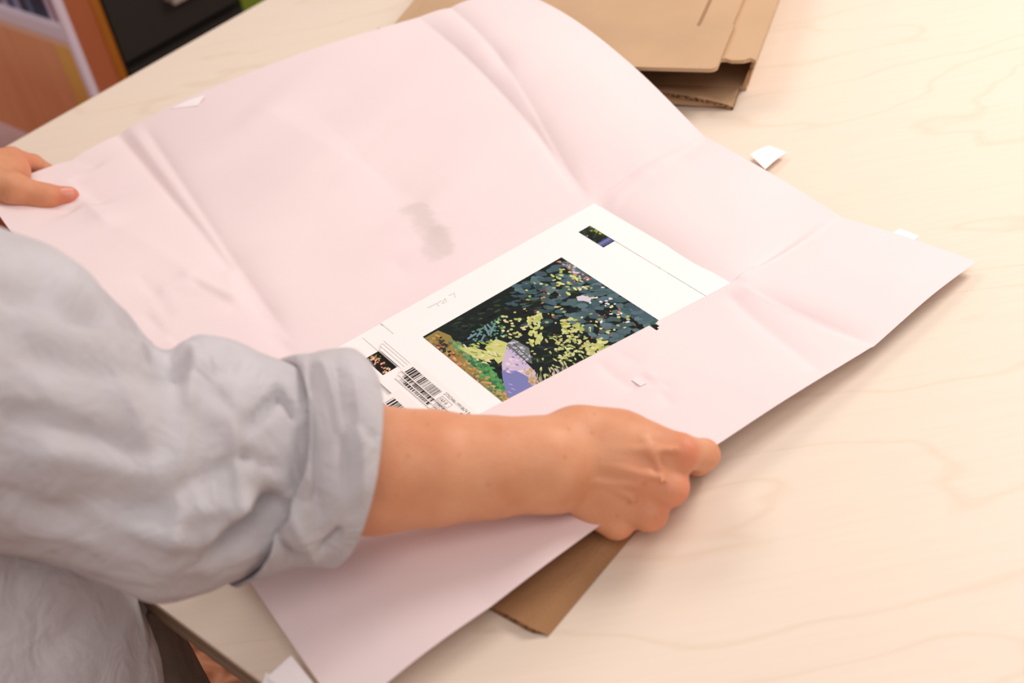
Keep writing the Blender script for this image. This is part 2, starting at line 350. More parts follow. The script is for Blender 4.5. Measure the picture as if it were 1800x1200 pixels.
zz = G[:, :, 2].reshape(-1)+(dz+nz)*np.maximum(sf, 0)
zz = np.maximum(zz, .0022)
G[:, :, 2] = zz.reshape(nI, nJ)
# ragged corner of the near left edge
faces = [(a*nJ+b, (a+1)*nJ+b, (a+1)*nJ+b+1, a*nJ+b+1) for a in range(nI-1) for b in range(nJ-1)]
def proj(P):
    q = P-CAM; dep = q@fwd; return np.stack([900+F*(q@rgt)/dep, 600-F*(q@upv)/dep], -1)
fc_ = (G[:-1, :-1]+G[1:, 1:]+G[1:, :-1]+G[:-1, 1:])/4; pf = proj(fc_.reshape(-1, 3))
ia, ib = np.meshgrid(np.arange(nI-1), np.arange(nJ-1), indexing='ij')
def in_poly(pts, pg):
    ins = np.zeros(len(pts), bool); n_ = len(pg)
    for k in range(n_):
        (x0, y0_), (x1_, y1_) = pg[k], pg[(k+1) % n_]
        if y0_ == y1_: continue
        c_ = ((pts[:, 1] < y0_) != (pts[:, 1] < y1_)) & (pts[:, 0] < (x1_-x0)*(pts[:, 1]-y0_)/(y1_-y0_)+x0); ins ^= c_
    return ins
tear = in_poly(pf, [(1128, 560), (1150, 550), (1160, 581), (1150, 577)]) & (si[ia.reshape(-1)] > 1.9) & (si[ia.reshape(-1)] < 2.2)
faces = [f_ for f_, t_ in zip(faces, tear) if not t_]
wp = thing('wrapping_paper', 'large creased sheet of pale pink wrapping paper being unfolded on the table', 'paper', (LP[1][2][0], LP[1][2][1], 0))
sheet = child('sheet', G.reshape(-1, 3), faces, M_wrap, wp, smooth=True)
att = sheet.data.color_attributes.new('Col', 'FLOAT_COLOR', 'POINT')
stain_and_shade = np.zeros(len(XY))
for px, py, rx, ry, amp in ((728, 358, 28, 12, .36), (744, 376, 26, 20, .42), (760, 396, 28, 22, .48), (774, 408, 20, 16, .45), (755, 415, 24, 16, .36), (286, 540, 24, 40, .10), (330, 505, 30, 10, .08)):  # last two patches paint the wrinkle cluster's shade as faint grey
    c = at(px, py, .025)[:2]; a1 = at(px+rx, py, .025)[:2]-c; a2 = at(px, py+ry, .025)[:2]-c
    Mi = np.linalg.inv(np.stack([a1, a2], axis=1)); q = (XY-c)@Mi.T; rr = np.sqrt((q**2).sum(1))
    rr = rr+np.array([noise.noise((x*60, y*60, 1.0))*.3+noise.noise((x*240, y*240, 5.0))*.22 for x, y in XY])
    stain_and_shade = np.maximum(stain_and_shade, amp*(1-ss(.55, 1.15, rr)))
cols = np.zeros((len(XY), 4)); cols[:, 0] = stain_and_shade; cols[:, 3] = 1
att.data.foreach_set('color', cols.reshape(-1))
# strips of white paper tape left on the edges
def tape(p4, dzs, sag=0):
    P = [at(p[0], p[1], z) for p, z in zip(p4, dzs)]
    n = 10; V = []; Fc = []
    for k in range(n+1):
        t = k/n
        for q in (P[0]*(1-t)+P[3]*t, P[1]*(1-t)+P[2]*t):
            V.append(q+ZU*(sag*math.sin(PI*t))); V.append(q+ZU*(sag*math.sin(PI*t)+.0004))
    for k in range(n):
        a = k*4; b = a+4
        Fc += [(a+1, a+3, b+3, b+1), (a, b, b+2, a+2), (a, a+1, b+1, b), (a+2, b+2, b+3, a+3)]
    Fc += [(0, 2, 3, 1), (4*n, 4*n+1, 4*n+3, 4*n+2)]
    return child('tape_strip', V, Fc, M_tape, wp)
def pz(px, py):
    z = .02
    for it in range(4):
        w = at(px, py, z)[:2]; z = float(zz[np.argmin(((XY-w)**2).sum(1))])
    return z
def tz(p4, off): return [pz(*p)+off for p in p4]
q_ = [(300, 191), (348, 186), (362, 167), (331, 177)]; tape(q_, [pz(302, 196)+.0008, pz(348, 190)+.0008, pz(352, 178)+.003, pz(325, 188)+.003])
tape([(1318, 272), (1345, 298), (1383, 268), (1352, 256)], [.008, .008, .006, .006], .001)
tape([(1564, 412), (1606, 424), (1616, 415), (1582, 402)], [.0075, .0075, .0065, .0065])
tape([(512, 1152), (560, 1212), (500, 1215), (470, 1190)], [.024, .024, .018, .020])
tape([(458, 1212), (478, 1216), (484, 1196), (468, 1181)], [.012, .012, .018, .018])
q_ = [(1110, 668), (1126, 679), (1136, 674), (1120, 662)]; o = tape(q_, tz(q_, .0003)); o.data.materials.clear(); o.data.materials.append(M_tape2)

# ------------------------------------------------------------------ the stack of prints
PO = at(1045, 357, .006); PS = .990
def pk(a, b, z): return np.array([PO[0], PO[1], 0])+(E1*a+E2*b)*PS+ZU*z
ST = .00055
def sheet_vf(a0, a1, b0, b1, z, rot=0.0, th=ST*.8):
    ca, cb = a0, b1; c, s = math.cos(rot), math.sin(rot)
    def r(a, b): da, db = a-ca, b-cb; return (ca+c*da-s*db, cb+s*da+c*db)
    q = [pk(*r(a, b), 0) for a, b in ((a0, b0), (a1, b0), (a1, b1), (a0, b1))]
    return prism_vf([(p[0], p[1]) for p in q], z, z+th)
Z0 = .0042; layer = [0]
def art_print(label, a0, a1, b0, b1, rot=0.0, gap=0):
    layer[0] += 1+gap; z = Z0+layer[0]*ST
    base = pk(a0, b1, z)
    t = thing('art_print', label, 'print', base, 'art prints in the wrapping paper')
    child('print_sheet', *sheet_vf(a0, a1, b0, b1, z, rot), M_white, t)
    return t, z+ST*.8
def flat(name, polys, cols, z, par, mats=None):
    """flat printed patches: list of polygons in package coordinates with one colour each, ink layers a hair apart"""
    V = []; Fc = []; C = []
    for k, (pl, c) in enumerate(zip(polys, cols)):
        s = len(V); n = len(pl); zz_ = z+.00002+k*2.2e-7
        V += [pk(p[0], p[1], zz_) for p in pl]
        ar = sum(pl[i][0]*pl[(i+1) % n][1]-pl[(i+1) % n][0]*pl[i][1] for i in range(n))
        Fc.append(tuple(range(s, s+n)) if ar > 0 else tuple(range(s, s+n))[::-1]); C += [c]*n
    o = child(name, V, Fc, mats or M_paint, par)
    at_ = o.data.color_attributes.new('Col', 'FLOAT_COLOR', 'POINT'); at_.data.foreach_set('color', np.array(C, float).reshape(-1))
    return o
M_paint = vcol_mat('printed_painting', .45)
rnd = random.Random(7)
def ell(a, b, ra, rb, rot, n=9, jag=.12):
    c, s = math.cos(rot), math.sin(rot); out = []
    for k in range(n):
        t = 2*PI*k/n; m = 1+rnd.uniform(-jag, jag); x, y = ra*math.cos(t)*m, rb*math.sin(t)*m
        out.append((a+c*x-s*y, b+s*x+c*y))
    return out
def rect(a0, a1, b0, b1): return [(a0, b0), (a1, b0), (a1, b1), (a0, b1)]
def vary(c, v=14):
    d = rnd.uniform(-v, v); return tuple(x*.86 for x in srgb(*[min(255, max(0, x+d+rnd.uniform(-v, v)*.5)) for x in c])[:3])+(1,)

# bottom sheets first
p1, z1 = art_print('bottom white print with a small dark floral image showing beside the sleeve cuff', 0.0, .2, -.297, .0)
pol = [rect(.0293, .11, -.2656, -.10)]; cl = [srgb(26, 24, 20)]
for k in range(46):
    a, b = rnd.uniform(.031, .058), rnd.uniform(-.2645, -.2545)
    t = (a-.031)/.027; 
    if abs((b+.2600)-(t-.5)*-.002) < .0032: pol.append(ell(a, b, rnd.uniform(.0008, .0017), rnd.uniform(.0006, .0012), rnd.uniform(0, 3))); cl.append(vary(rnd.choice([(236, 178, 150), (240, 200, 170), (200, 140, 90), (240, 160, 140)])))
    elif rnd.random() < .5: pol.append(ell(a, b, rnd.uniform(.0005, .001), .0005, rnd.uniform(0, 3))); cl.append(vary(rnd.choice([(70, 74, 40), (150, 170, 80), (60, 50, 36)])))
flat('printed_image', pol, cl, z1, p1)['label'] = 'dark floral image with pink dabs'
p3, z3 = art_print('plain white print whose left edge shows second from the signature sheet', .0045, .2, -.2525, -.003, .001)
p2, z2 = art_print('white print with a dark blue and yellow image showing near its top corner', .0004, .2, -.2318, -.0005)
pol = [rect(.0245, .2, -.20, -.0255)]; cl = [srgb(30, 38, 36)]
pol += [[(.0255, -.0268), (.0265, -.0262), (.040, -.0262), (.044, -.0272), (.034, -.0300), (.029, -.0308)]]; cl += [srgb(178, 176, 50)]
pol += [[(.0262, -.0275), (.036, -.0268), (.040, -.0275), (.031, -.0300)]]; cl += [srgb(120, 140, 60)]
pol += [[(.050, -.0262), (.0575, -.0262), (.0575, -.0330), (.056, -.0443), (.049, -.0443), (.050, -.036)]]; cl += [srgb(86, 92, 140)]
pol += [[(.0520, -.0262), (.054, -.0262), (.0535, -.044), (.0515, -.044)]]; cl += [srgb(120, 124, 168)]
pol += [ell(.034, -.0375, .0016, .0010, .6)]; cl += [srgb(236, 190, 160)]
for k in range(60): pol.append(ell(rnd.uniform(.026, .05), rnd.uniform(-.044, -.0265), rnd.uniform(.001, .003), rnd.uniform(.0006, .0012), rnd.uniform(0, 3))); cl.append(vary(rnd.choice([(36, 44, 36), (50, 62, 54), (28, 32, 30), (60, 72, 44)]), 8))
pol += [rect(.095, .112, -.0275, -.0256), rect(.118, .126, -.0275, -.0256), rect(.14, .2, -.0275, -.0256)]; cl += [srgb(170, 120, 90), srgb(190, 190, 60), srgb(74, 92, 96)]
flat('printed_image', pol, cl, z2, p2)['label'] = 'dark green image with yellow and blue strokes'
# signature on the margin of this sheet
def stroke(px, w=.00022):
    pts = [np.array(q, float) for q in px]; V = []; 
    for k, p in enumerate(pts):
        d = pts[min(k+1, len(pts)-1)]-pts[max(k-1, 0)]; d /= (np.linalg.norm(d)+1e-9); n_ = np.array([-d[1], d[0]]); V.append((p+n_*.28, p-n_*.28))
    return [(V[k][0], V[k][1], V[k+1][1], V[k+1][0]) for k in range(len(V)-1)]
def inv_pk(px, py, z):
    w = (at(px, py, z)-np.array([PO[0], PO[1], 0]))/PS; return (float(w@E1), float(w@E2))
def sig(par, z):
    S_ = [[(798, 514), (798.6, 517), (799.6, 521), (800.5, 522), (799, 523)], [(797, 516), (793, 518), (789, 519)], [(782, 524), (784, 528), (785, 530), (784.5, 531)],
          [(783, 525), (779, 529), (777, 533), (779, 533.5), (782, 531)], [(776, 528), (772, 531), (770, 532), (768, 534), (769, 536), (772, 538)], [(768, 533), (764, 535), (760, 537), (757, 538.5), (751, 541.5)]]
    pl = []
    for s_ in S_:
        for q in stroke(s_): pl.append([inv_pk(p[0], p[1], z) for p in q])
    return flat('signature', pl, [srgb(120, 110, 106)]*len(pl), z, par)
sig(p2, z2)['label'] = 'thin pencil signature'

def bars(a0, a1, b0, b1, seed):
    r = random.Random(seed); a = a0; out = []
    while a < a1-.0003:
        w = r.choice([.0005, .0005, .0009, .0009, .0014, .0021]); g = r.choice([.0005, .0005, .0007, .0013])
        out.append(rect(a, min(a+w, a1), b0, b1)); a += w+g
    return out
def text(par, s, a, b, z, size, mat_=None, name='printed_text'):
    cu = bpy.data.curves.new('txt', 'FONT'); cu.body = s; cu.size = size; cu.resolution_u = 2
    to = bpy.data.objects.new('txt', cu); COL.objects.link(to); bpy.context.view_layer.update()
    me = bpy.data.meshes.new_from_object(to.evaluated_get(bpy.context.evaluated_depsgraph_get()))
    V = [pk(a+q.co.x*.82, b+q.co.y, z+.00004) for q in me.vertices]; Fc = [tuple(p.vertices) for p in me.polygons]
    bpy.data.objects.remove(to); bpy.data.curves.remove(cu); bpy.data.meshes.remove(me)
    return child(name, V, Fc, mat_ or M_ink, par)
def label_slip(par, a0, a1, b0, b1, z, rot, seed, full=True):
    lab = child('barcode_label', *sheet_vf(a0, a1, b0, b1, z, rot, .00025), M_label, par); zt = z+.00025
    c, s = math.cos(rot), math.sin(rot)
    R_ = lambda pl: [(a0+c*(x-a0)-s*(y-b1), b1+s*(x-a0)+c*(y-b1)) for x, y in pl]
    bl = b0+.0008
    pol = [R_(q) for q in bars(a0+.0055, a0+.0465, bl, bl+.0082, seed)]
    lab2 = flat('barcode', pol, [srgb(44, 38, 36)]*len(pol), zt, par)
    fa = a0+.0505
    fr = [rect(fa, fa+.0145, bl, bl+.0003), rect(fa, fa+.0145, bl+.0052, bl+.0055), rect(fa, fa+.0003, bl, bl+.0055), rect(fa+.0142, fa+.0145, bl, bl+.0055)]
    flat('code_frame', [R_(q) for q in fr], [srgb(44, 38, 36)]*4, zt, par)
    if full:
        text(par, 'FAP-R', fa+.0011, bl+.0011, zt, .0046)
        text(par, '27302446-19918674 Bo', fa-.001, bl+.0072, zt, .0044)
        gp = [rect(fa+.026, fa+.044, bl-.0004, bl+.0052)]; gc = [srgb(110, 140, 64)]
        for k in range(30): gp.append(ell(rnd.uniform(fa+.027, fa+.043), rnd.uniform(bl, bl+.005), .0012, .0006, rnd.uniform(0, 3))); gc.append(vary(rnd.choice([(80, 120, 50), (170, 180, 80), (120, 100, 60), (60, 90, 50)])))
        flat('thumbnail_image', gp, gc, zt, par)
    return lab
p4, z4 = art_print('white print with a half hidden barcode label next to the forearm', .0600, .2, -.273, -.0268, .0, 1)
label_slip(p4, .0835, .19, -.2838, -.2655, z4, .0, 21, False)
names = ['lowest white sheet of the fanned pile below the garden print', 'middle white sheet of the fanned pile below the garden print', 'upper white sheet directly under the garden print']
for k, (da, db, ro) in enumerate(((.006, -.0078, .012), (.0035, -.0050, .010), (.0015, -.0022, .004))):
    t, z = art_print(names[k], .0252+da, .2, -.2441+db, -.0425+db*.3, 0)
    if k < 2: label_slip(t, .0668+da*.6, .19, -.2541+db+(.0008 if k else 0), -.2390+db, z, ro*.25, 31+k, True)
pc, zc = art_print('top white print with a painted garden path scene beside the torn paper flap', .0250, .2, -.2441, -.0414)
label_slip(pc, .0668, .19, -.2541, -.2392, zc, 0, 5, True)
# the painted garden: a foliage picture of coloured dabs inside (a: .046..0.19, b: -.219..-.0745)
A0, A1, B0, B1 = .0462, .190, -.2188, -.0745
pol = [rect(A0, A1, B0, B1)]; cl = [srgb(24, 32, 30)]
def clipr(pl): return [(min(max(a, A0), A1), min(max(b, B0), B1)) for a, b in pl]
def ad(pl, c, v=12): pol.append(clipr(pl)); cl.append(vary(c, v))
def pp(px, py): return inv_pk(px, py, zc)
def poly(pxs, c, v=6): ad([pp(*p) for p in pxs], c, v)
def dab(px, py, l, w, ang, c, v=12):
    """a stroke given by its centre, length and width on the page"""
    a, b = pp(px, py)
    if A0 < a < A1 and B0 < b < B1: ad(ell(a, b, l, w, ang, 10, .16), c, v)
def field(n, quad, l, w, ang, cols_, v=12, da=.4):
    for k in range(n):
        u, t = rnd.random(), rnd.random(); q = [np.array(p, float) for p in quad]
        p = (q[0]*(1-u)+q[1]*u)*(1-t)+(q[3]*(1-u)+q[2]*u)*t
        dab(p[0], p[1], rnd.uniform(*l), rnd.uniform(*w), ang+rnd.uniform(-da, da), rnd.choice(cols_), v)
# dark undergrowth
field(420, [(742, 597), (990, 458), (1152, 565), (960, 680)], (.002, .005), (.0007, .0015), .8, [(34, 46, 40), (46, 60, 42), (28, 36, 36), (56, 68, 48), (40, 52, 56), (20, 26, 26)], 7, .8)
# slate leaves
field(150, [(905, 505), (990, 458), (1152, 565), (1075, 610)], (.0034, .0066), (.0020, .0036), .5, [(76, 100, 108), (86, 110, 118), (66, 90, 98), (94, 118, 124), (74, 96, 98)], 9, .5)
field(46, [(985, 462), (992, 458), (1150, 562), (1130, 570)], (.0035, .006), (.002, .0034), .9, [(80, 104, 112), (92, 116, 124), (70, 94, 100)], 8, .4)
field(40, [(880, 520), (940, 490), (1000, 560), (930, 580)], (.0026, .0045), (.0012, .0022), .6, [(56, 78, 84), (66, 90, 96)], 8, .5)
# yellow-green leaves
Y = [(206, 208, 140), (192, 198, 124), (216, 218, 160), (178, 184, 112)]
field(70, [(860, 540), (990, 470), (1130, 560), (960, 650)], (.0010, .0022), (.0008, .0014), .5, Y, 12, .8)
field(60, [(926, 560), (950, 550), (955, 600), (935, 610)], (.0016, .0034), (.0009, .0016), -.5, [(204, 208, 128), (192, 198, 118), (212, 214, 140)], 10, .5)
field(60, [(1028, 605), (1060, 595), (1072, 612), (1035, 625)], (.0014, .0028), (.0012, .002), .4, [(202, 206, 132), (188, 194, 116), (212, 214, 146)], 10, .8)
field(60, [(975, 590), (1010, 575), (1030, 625), (985, 640)], (.0010, .002), (.0008, .0014), .5, Y, 12, 1)
field(60, [(940, 600), (1040, 570), (1030, 640), (950, 680)], (.0014, .0032), (.0006, .0010), -.2, Y+[(120, 140, 80)], 12, .5)
field(24, [(985, 560), (1015, 560), (1025, 580), (990, 585)], (.0016, .003), (.0012, .002), .6, [(206, 214, 140), (180, 190, 100)], 10)
field(30, [(860, 560), (905, 545), (930, 580), (890, 600)], (.0010, .0022), (.0009, .0014), .4, [(214, 216, 150), (224, 216, 160), (190, 200, 120)], 12)
field(26, [(965, 480), (1000, 470), (1040, 505), (1000, 520)], (.0014, .003), (.0008, .0016), .1, [(206, 210, 130), (180, 186, 100), (216, 222, 150)], 10)
# pink, white and coral flecks
field(46, [(980, 460), (996, 459), (1040, 492), (1026, 496)], (.0008, .0018), (.0006, .0012), .3, [(226, 196, 200), (238, 220, 226), (216, 140, 120), (200, 90, 74), (120, 140, 150)], 10, 1)
field(40, [(905, 530), (1000, 480), (1130, 570), (1010, 640)], (.0006, .0016), (.0005, .0008), .3, [(226, 130, 80), (220, 100, 70), (236, 170, 110), (190, 70, 60)], 12, 1)
field(26, [(1010, 500), (1060, 500), (1120, 570), (1060, 580)], (.0008, .0016), (.0007, .0011), .3, [(232, 226, 234), (240, 236, 240)], 6, 1)
poly([(1013, 522), (1024, 519), (1040, 524), (1037, 532), (1026, 529), (1016, 529)], (224, 216, 226))
# teal splashes at the left
field(60, [(820, 590), (880, 555), (890, 590), (830, 615)], (.0008, .0016), (.0008, .0012), .3, [(96, 150, 120), (80, 130, 104), (110, 160, 134)], 10, 1)
for q in [((852, 572), (860, 590)), ((862, 588), (870, 568)), ((846, 582), (838, 592)), ((856, 570), (868, 582)), ((838, 586), (822, 596)), ((846, 600), (852, 588))]:
    a = np.array(q[0], float); b = np.array(q[1], float); n_ = np.array([-(b-a)[1], (b-a)[0]]); n_ = n_/np.linalg.norm(n_)*1.6
    poly([a+n_, b+n_, b-n_, a-n_], (116, 144, 160))
# bank at the left: ochre then greens
poly([(742, 597), (770, 581), (792, 590), (800, 604), (842, 646), (880, 668), (896, 700), (890, 713)], (160, 134, 78))
field(150, [(744, 597), (768, 584), (902, 690), (890, 712)], (.0012, .0034), (.0007, .0012), -.1, [(170, 140, 84), (196, 150, 96), (140, 120, 66), (216, 160, 110), (128, 110, 70)], 12, .6)
field(160, [(788, 598), (806, 602), (896, 682), (878, 690)], (.0014, .0034), (.0009, .0018), .1, [(84, 148, 92), (64, 118, 78), (110, 160, 100), (128, 150, 104), (80, 130, 84), (150, 160, 120)], 12, .6)
field(70, [(830, 640), (860, 640), (890, 688), (872, 690)], (.0016, .0034), (.001, .0018), .1, [(78, 150, 84), (60, 116, 74), (96, 164, 90)], 10, .6)
field(60, [(820, 650), (850, 650), (890, 700), (880, 706)], (.0010, .0024), (.0008, .0014), .1, [(196, 160, 110), (176, 150, 90), (100, 140, 90), (84, 120, 74)], 12, .6)
field(22, [(756, 595), (776, 590), (800, 630), (788, 632)], (.0012, .002), (.001, .0015), .2, [(46, 52, 48), (60, 60, 50)], 8, .6)
field(20, [(760, 606), (774, 604), (860, 690), (850, 684)], (.0012, .0026), (.0005, .0008), 0, [(226, 140, 96), (200, 70, 60), (236, 170, 130)], 12, .2)
# bright grass and the path
poly([(806, 612), (830, 610), (856, 618), (868, 632), (850, 634), (826, 624)], (204, 206, 130))
poly([(852, 612), (872, 596), (894, 604), (888, 632), (876, 640), (864, 626)], (208, 210, 134))
field(50, [(808, 610), (872, 598), (890, 620), (850, 640)], (.0016, .004), (.0006, .0011), .2, [(220, 222, 150), (190, 200, 90), (226, 216, 170), (150, 170, 90)], 10, .5)
poly([(882, 640), (892, 606), (912, 624), (942, 655), (942, 678), (900, 708), (892, 690), (884, 660)], (204, 188, 212))
poly([(882, 652), (908, 652), (938, 668), (938, 680), (898, 708), (890, 690), (884, 668)], (128, 128, 184))
field(26, [(884, 640), (906, 624), (936, 655), (890, 660)], (.0012, .003), (.0006, .001), .6, [(236, 222, 230), (214, 200, 226), (150, 140, 196), (240, 210, 206)], 8, .5)
for q in ((898, 676), (902, 684), (896, 690)): dab(q[0], q[1], .0022, .0004, .3, (186, 184, 220), 4)
field(36, [(920, 650), (936, 646), (948, 674), (934, 676)], (.001, .0022), (.0006, .001), -.3, [(226, 180, 150), (206, 160, 116), (190, 170, 110)], 10, .5)
# rail of the little bridge
poly([(890, 608), (902, 596), (930, 612), (936, 640), (922, 634)], (112, 124, 126))
field(40, [(892, 604), (905, 596), (935, 630), (922, 636)], (.0012, .002), (.0009, .0013), .8, [(150, 158, 158), (128, 138, 140), (190, 186, 200), (214, 200, 216)], 8, .3)
def line(a, b, w, c):
    a = np.array(a, float); b = np.array(b, float); n_ = np.array([-(b-a)[1], (b-a)[0]]); n_ = n_/np.linalg.norm(n_)*w; poly([a+n_, b+n_, b-n_, a-n_], c, 3)
for o_ in ((0, 0), (6, -4), (12, -8)): line((890+o_[0], 612+o_[1]), (920+o_[0], 640+o_[1]), .6, (60, 62, 74))
for k in range(6): line((893+k*6, 616+k*5), (906+k*6, 606+k*5), .5, (64, 66, 76))
line((891, 614), (918, 637), 1.5, (196, 184, 214))
# twigs
field(40, [(940, 660), (1010, 625), (1000, 650), (950, 690)], (.0025, .005), (.0003, .0005), -.4, [(186, 176, 180), (120, 130, 80), (90, 84, 70), (200, 190, 150)], 10, .4)
pic = flat('painted_image', pol, cl, zc, pc); pic['label'] = 'printed garden painting with dark leaves, yellow dabs and a lilac path'

# ------------------------------------------------------------------ cardboard: box, flat mailer on top, loose sheet
BX = unit((math.cos(math.radians(-25.5)), math.sin(math.radians(-25.5)), 0)); BY = np.array([-BX[1], BX[0], 0])
FR = at(1312, 160, .0); BH = .047; BT = .004; FT = at(1331, 101, BH)
lw = at(648, 72, BH+BT)
BW = abs(np.dot(lw-FR, BX))-.01; BD = .42
cb = thing('cardboard_box', 'open brown corrugated cardboard box with torn end at the far table edge', 'box', FR-BX*BW/2)
def corr(name, o, a, b, c, m=M_card): return child(name, *box_vf(o, a, b, c), m, cb)
corr('bottom_panel', FR-BX*BW+ZU*.0008, BX*BW, BY*BD, ZU*BT)
# side panel with a ragged torn front
def ragged(o, a, b, c, n, amp, seed, axis_b=False):
    """slab with edge along a torn: n steps along a, front pushed along -b by noise"""
    r = random.Random(seed); V = []; Fc = []
    for k in range(n+1):
        p = o+a*(k/n); d = b/np.linalg.norm(b)*r.uniform(-amp, amp)
        V += [p+d, p+b, p+b+c, p+d*1.3+c]
    for k in range(n):
        i = k*4; j = i+4; Fc += [(i, i+1, j+1, j), (i+1, i+2, j+2, j+1), (i+2, i+3, j+3, j+2), (i+3, i, j, j+3)]
    Fc += [(3, 2, 1, 0), (4*n, 4*n+1, 4*n+2, 4*n+3)]
    if np.dot(np.cross(a, b), c) > 0: Fc = [t[::-1] for t in Fc]
    return V, Fc
lean = FT-FR; lean = BX*np.dot(lean, BX)+BY*np.dot(lean, BY)*.3+ZU*(BH-2*BT)
child('side_panel', *ragged(FR+BX*-BT+ZU*(BT+.0008), lean, BY*BD, BX*BT, 9, .0028, 3), M_card, cb)
FX = float(np.dot(FT-FR, BX))
child('side_panel', *box_vf(FR-BX*BW+ZU*(BT+.0008), BX*BT, BY*BD, ZU*(BH-2*BT)), M_card, cb)
tb = np.dot(at(1268, 104, BH)-FR, BY)
child('top_panel', *ragged(FR-BX*BW+BY*tb+ZU*(BH-BT+.0008), BX*(BW+FX), BY*(BD-tb), ZU*BT, 70, .0022, 5), M_card, cb)
child('back_panel', *box_vf(FR-BX*(BW-BT)+BY*(BD-BT)+ZU*(BT+.001), BX*(BW-2*BT), BY*BT, ZU*(BH-2*BT-.0006)), M_card, cb)
# torn corner scraps
for k, (p, q, r_, z) in enumerate([((1318, 108), (1326, 112), (1314, 150), BH*.6)]):
    A, B, C = at(*p, z), at(*q, z+.002), at(*r_, z-.002)
    nn = unit(np.cross(B-A, C-A))*.0012
    child('torn_scrap', [A, B, C, A+nn, B+nn, C+nn], [(0, 1, 2), (5, 4, 3), (0, 3, 4, 1), (1, 4, 5, 2), (2, 5, 3, 0)], M_card2, cb)
# bottom lip folded out, bowed up in the middle
fe = at(1303, 188, .004); lipd = np.dot(FR-fe, BY); n = 40; V = []; LW = .25
for k in range(n+1):
    t = k/n; x = -BX*(.006+LW*t); bow = .018*math.sin(PI*min(1, t*1.15))**.8 if t < .87 else .018*math.sin(PI)
    bow = .017*math.sin(PI*t)**.7 if 0 < t < 1 else 0
    p0 = FR+x+ZU*(BT+.0005); p1 = FR+x-BY*lipd*.55+ZU*(BT+bow*.5+.001); p2 = FR+x-BY*(lipd+.001*math.sin(9*t))+ZU*(BT*.9+bow)
    V += [p0, p1, p2, p2-ZU*.0042, p1-ZU*.0040, p0-ZU*.0036]
Fc = []; mi = []
for k in range(n):
    i = k*6; j = i+6
    for a in range(6):
        b = (a+1) % 6; Fc.append((i+a, i+b, j+b, j+a)); mi.append(1 if a == 2 else 0)
Fc += [(5, 4, 3, 2, 1, 0), tuple(range(6*n, 6*n+6))]; mi += [1, 1]
lip = child('bottom_flap', V, Fc, [M_card, M_flute], cb, midx=mi)
V = []; Fc = []
for k in range(n+1):
    t = k/n; x = -BX*(.010+(LW-.01)*t); bow = .017*math.sin(PI*t)**.7 if 0 < t < 1 else 0
    p = FR+x-BY*(lipd-.002); zt = BT*.9+bow-.0044
    for dy_ in (0, .002): V += [p+BY*dy_+ZU*max(.0022, zt*.25), p+BY*dy_+ZU*max(.003, zt)]
for k in range(n):
    i = k*4; j = i+4; Fc += [(i, i+1, j+1, j), (i+2, j+2, j+3, i+3), (i+1, i+3, j+3, j+1), (i, j, j+2, i+2)]
und = child('flap_underlayer', V, Fc, M_card, cb)
bm = bmesh.new(); bm.from_mesh(und.data); bmesh.ops.recalc_face_normals(bm, faces=bm.faces); bm.to_mesh(und.data); bm.free()
bm = bmesh.new(); bm.from_mesh(lip.data); bmesh.ops.recalc_face_normals(bm, faces=bm.faces); bm.to_mesh(lip.data); bm.free()
# flat cardboard mailer sheet lying on the box, slotted near its right side
zL = BH+.0012
def bq(px, py, z=zL): w = at(px, py, z)-FR; return (float(w@BX), float(w@BY))
x1, y0 = bq(1259, 121, zL+BT); xl, yl = bq(645, 72, zL+BT)
r_ = .007
x2, y2 = bq(1228, 38, zL+BT); xe, ye = bq(1275, 43, zL+BT)
yt = .40
def bw(p): return FR[:2]+BX[:2]*p[0]+BY[:2]*p[1]
corner = [(x1-r_+r_*math.sin(t), y0+r_-r_*math.cos(t)) for t in np.linspace(0, PI/2, 7)]
main = [(xl, y0)]+corner+[(x1, ye), (x2+.0035, ye), (x2+.0035, ye-.004), (x2, ye-.004), (x2, yt), (xl+.03, yt), (xl+.03, yl+.03), (xl, yl+.03)]
mail = thing('cardboard_mailer', 'flat slotted sheet of brown cardboard lying on top of the open box', 'cardboard', np.append(bw((x1-.2, .15)), zL))
o = child('mailer_panel', *prism_vf([bw(p) for p in main], zL, zL+BT), M_card, mail)
child('side_tab', *prism_vf([bw(p) for p in [(x2+.0035, ye+.0006), (x1-.002, ye+.0006), (x1-.002, yt), (x2+.0035, yt)]], zL, zL+BT*.8), M_card, mail)
# loose cardboard sheet under the near edge of the paper
q = [at(957, 1121, .003), at(866, 1071, .003), at(1105, 945, .003)]
du = unit(q[1]-q[0]); dv = unit(q[2]-q[0]); dv = unit(dv)
cs = thing('cardboard_sheet', 'loose brown corrugated sheet sticking out under the paper below the fist', 'cardboard', q[0])
n = 24; V = []; Fc = []; mi = []
Wd, Ld = .075, np.linalg.norm(q[2]-q[0])+.012
for k in range(n+1):
    s_ = k/n*Wd; zt = .0062-.0048*(1-ss(0, .012, s_))
    for L_ in (0, .006, Ld*.5, Ld):
        e_ = .0035*(1-ss(0, .012, s_)) if L_ == 0 else 0
        p = np.array([q[0][0], q[0][1], 0])+du*s_+dv*(L_+e_); V += [p+ZU*.0008, p+ZU*zt]
for k in range(n):
    for l in range(3):
        a = k*8+l*2; b = a+8; Fc += [(a+1, a+3, b+3, b+1), (a, b, b+2, a+2)]; mi += [0, 0]
    a = k*8; b = a+8; Fc += [(a, a+1, b+1, b), (a+6, b+6, b+7, a+7)]; mi += [1, 0]
for l in range(3):
    a = l*2; Fc += [(a, a+2, a+3, a+1)]; b = n*8+l*2; Fc += [(b, b+1, b+3, b+2)]; mi += [0, 1]
o = child('corrugated_panel', V, Fc, [M_card2, M_flute], cs, midx=mi)
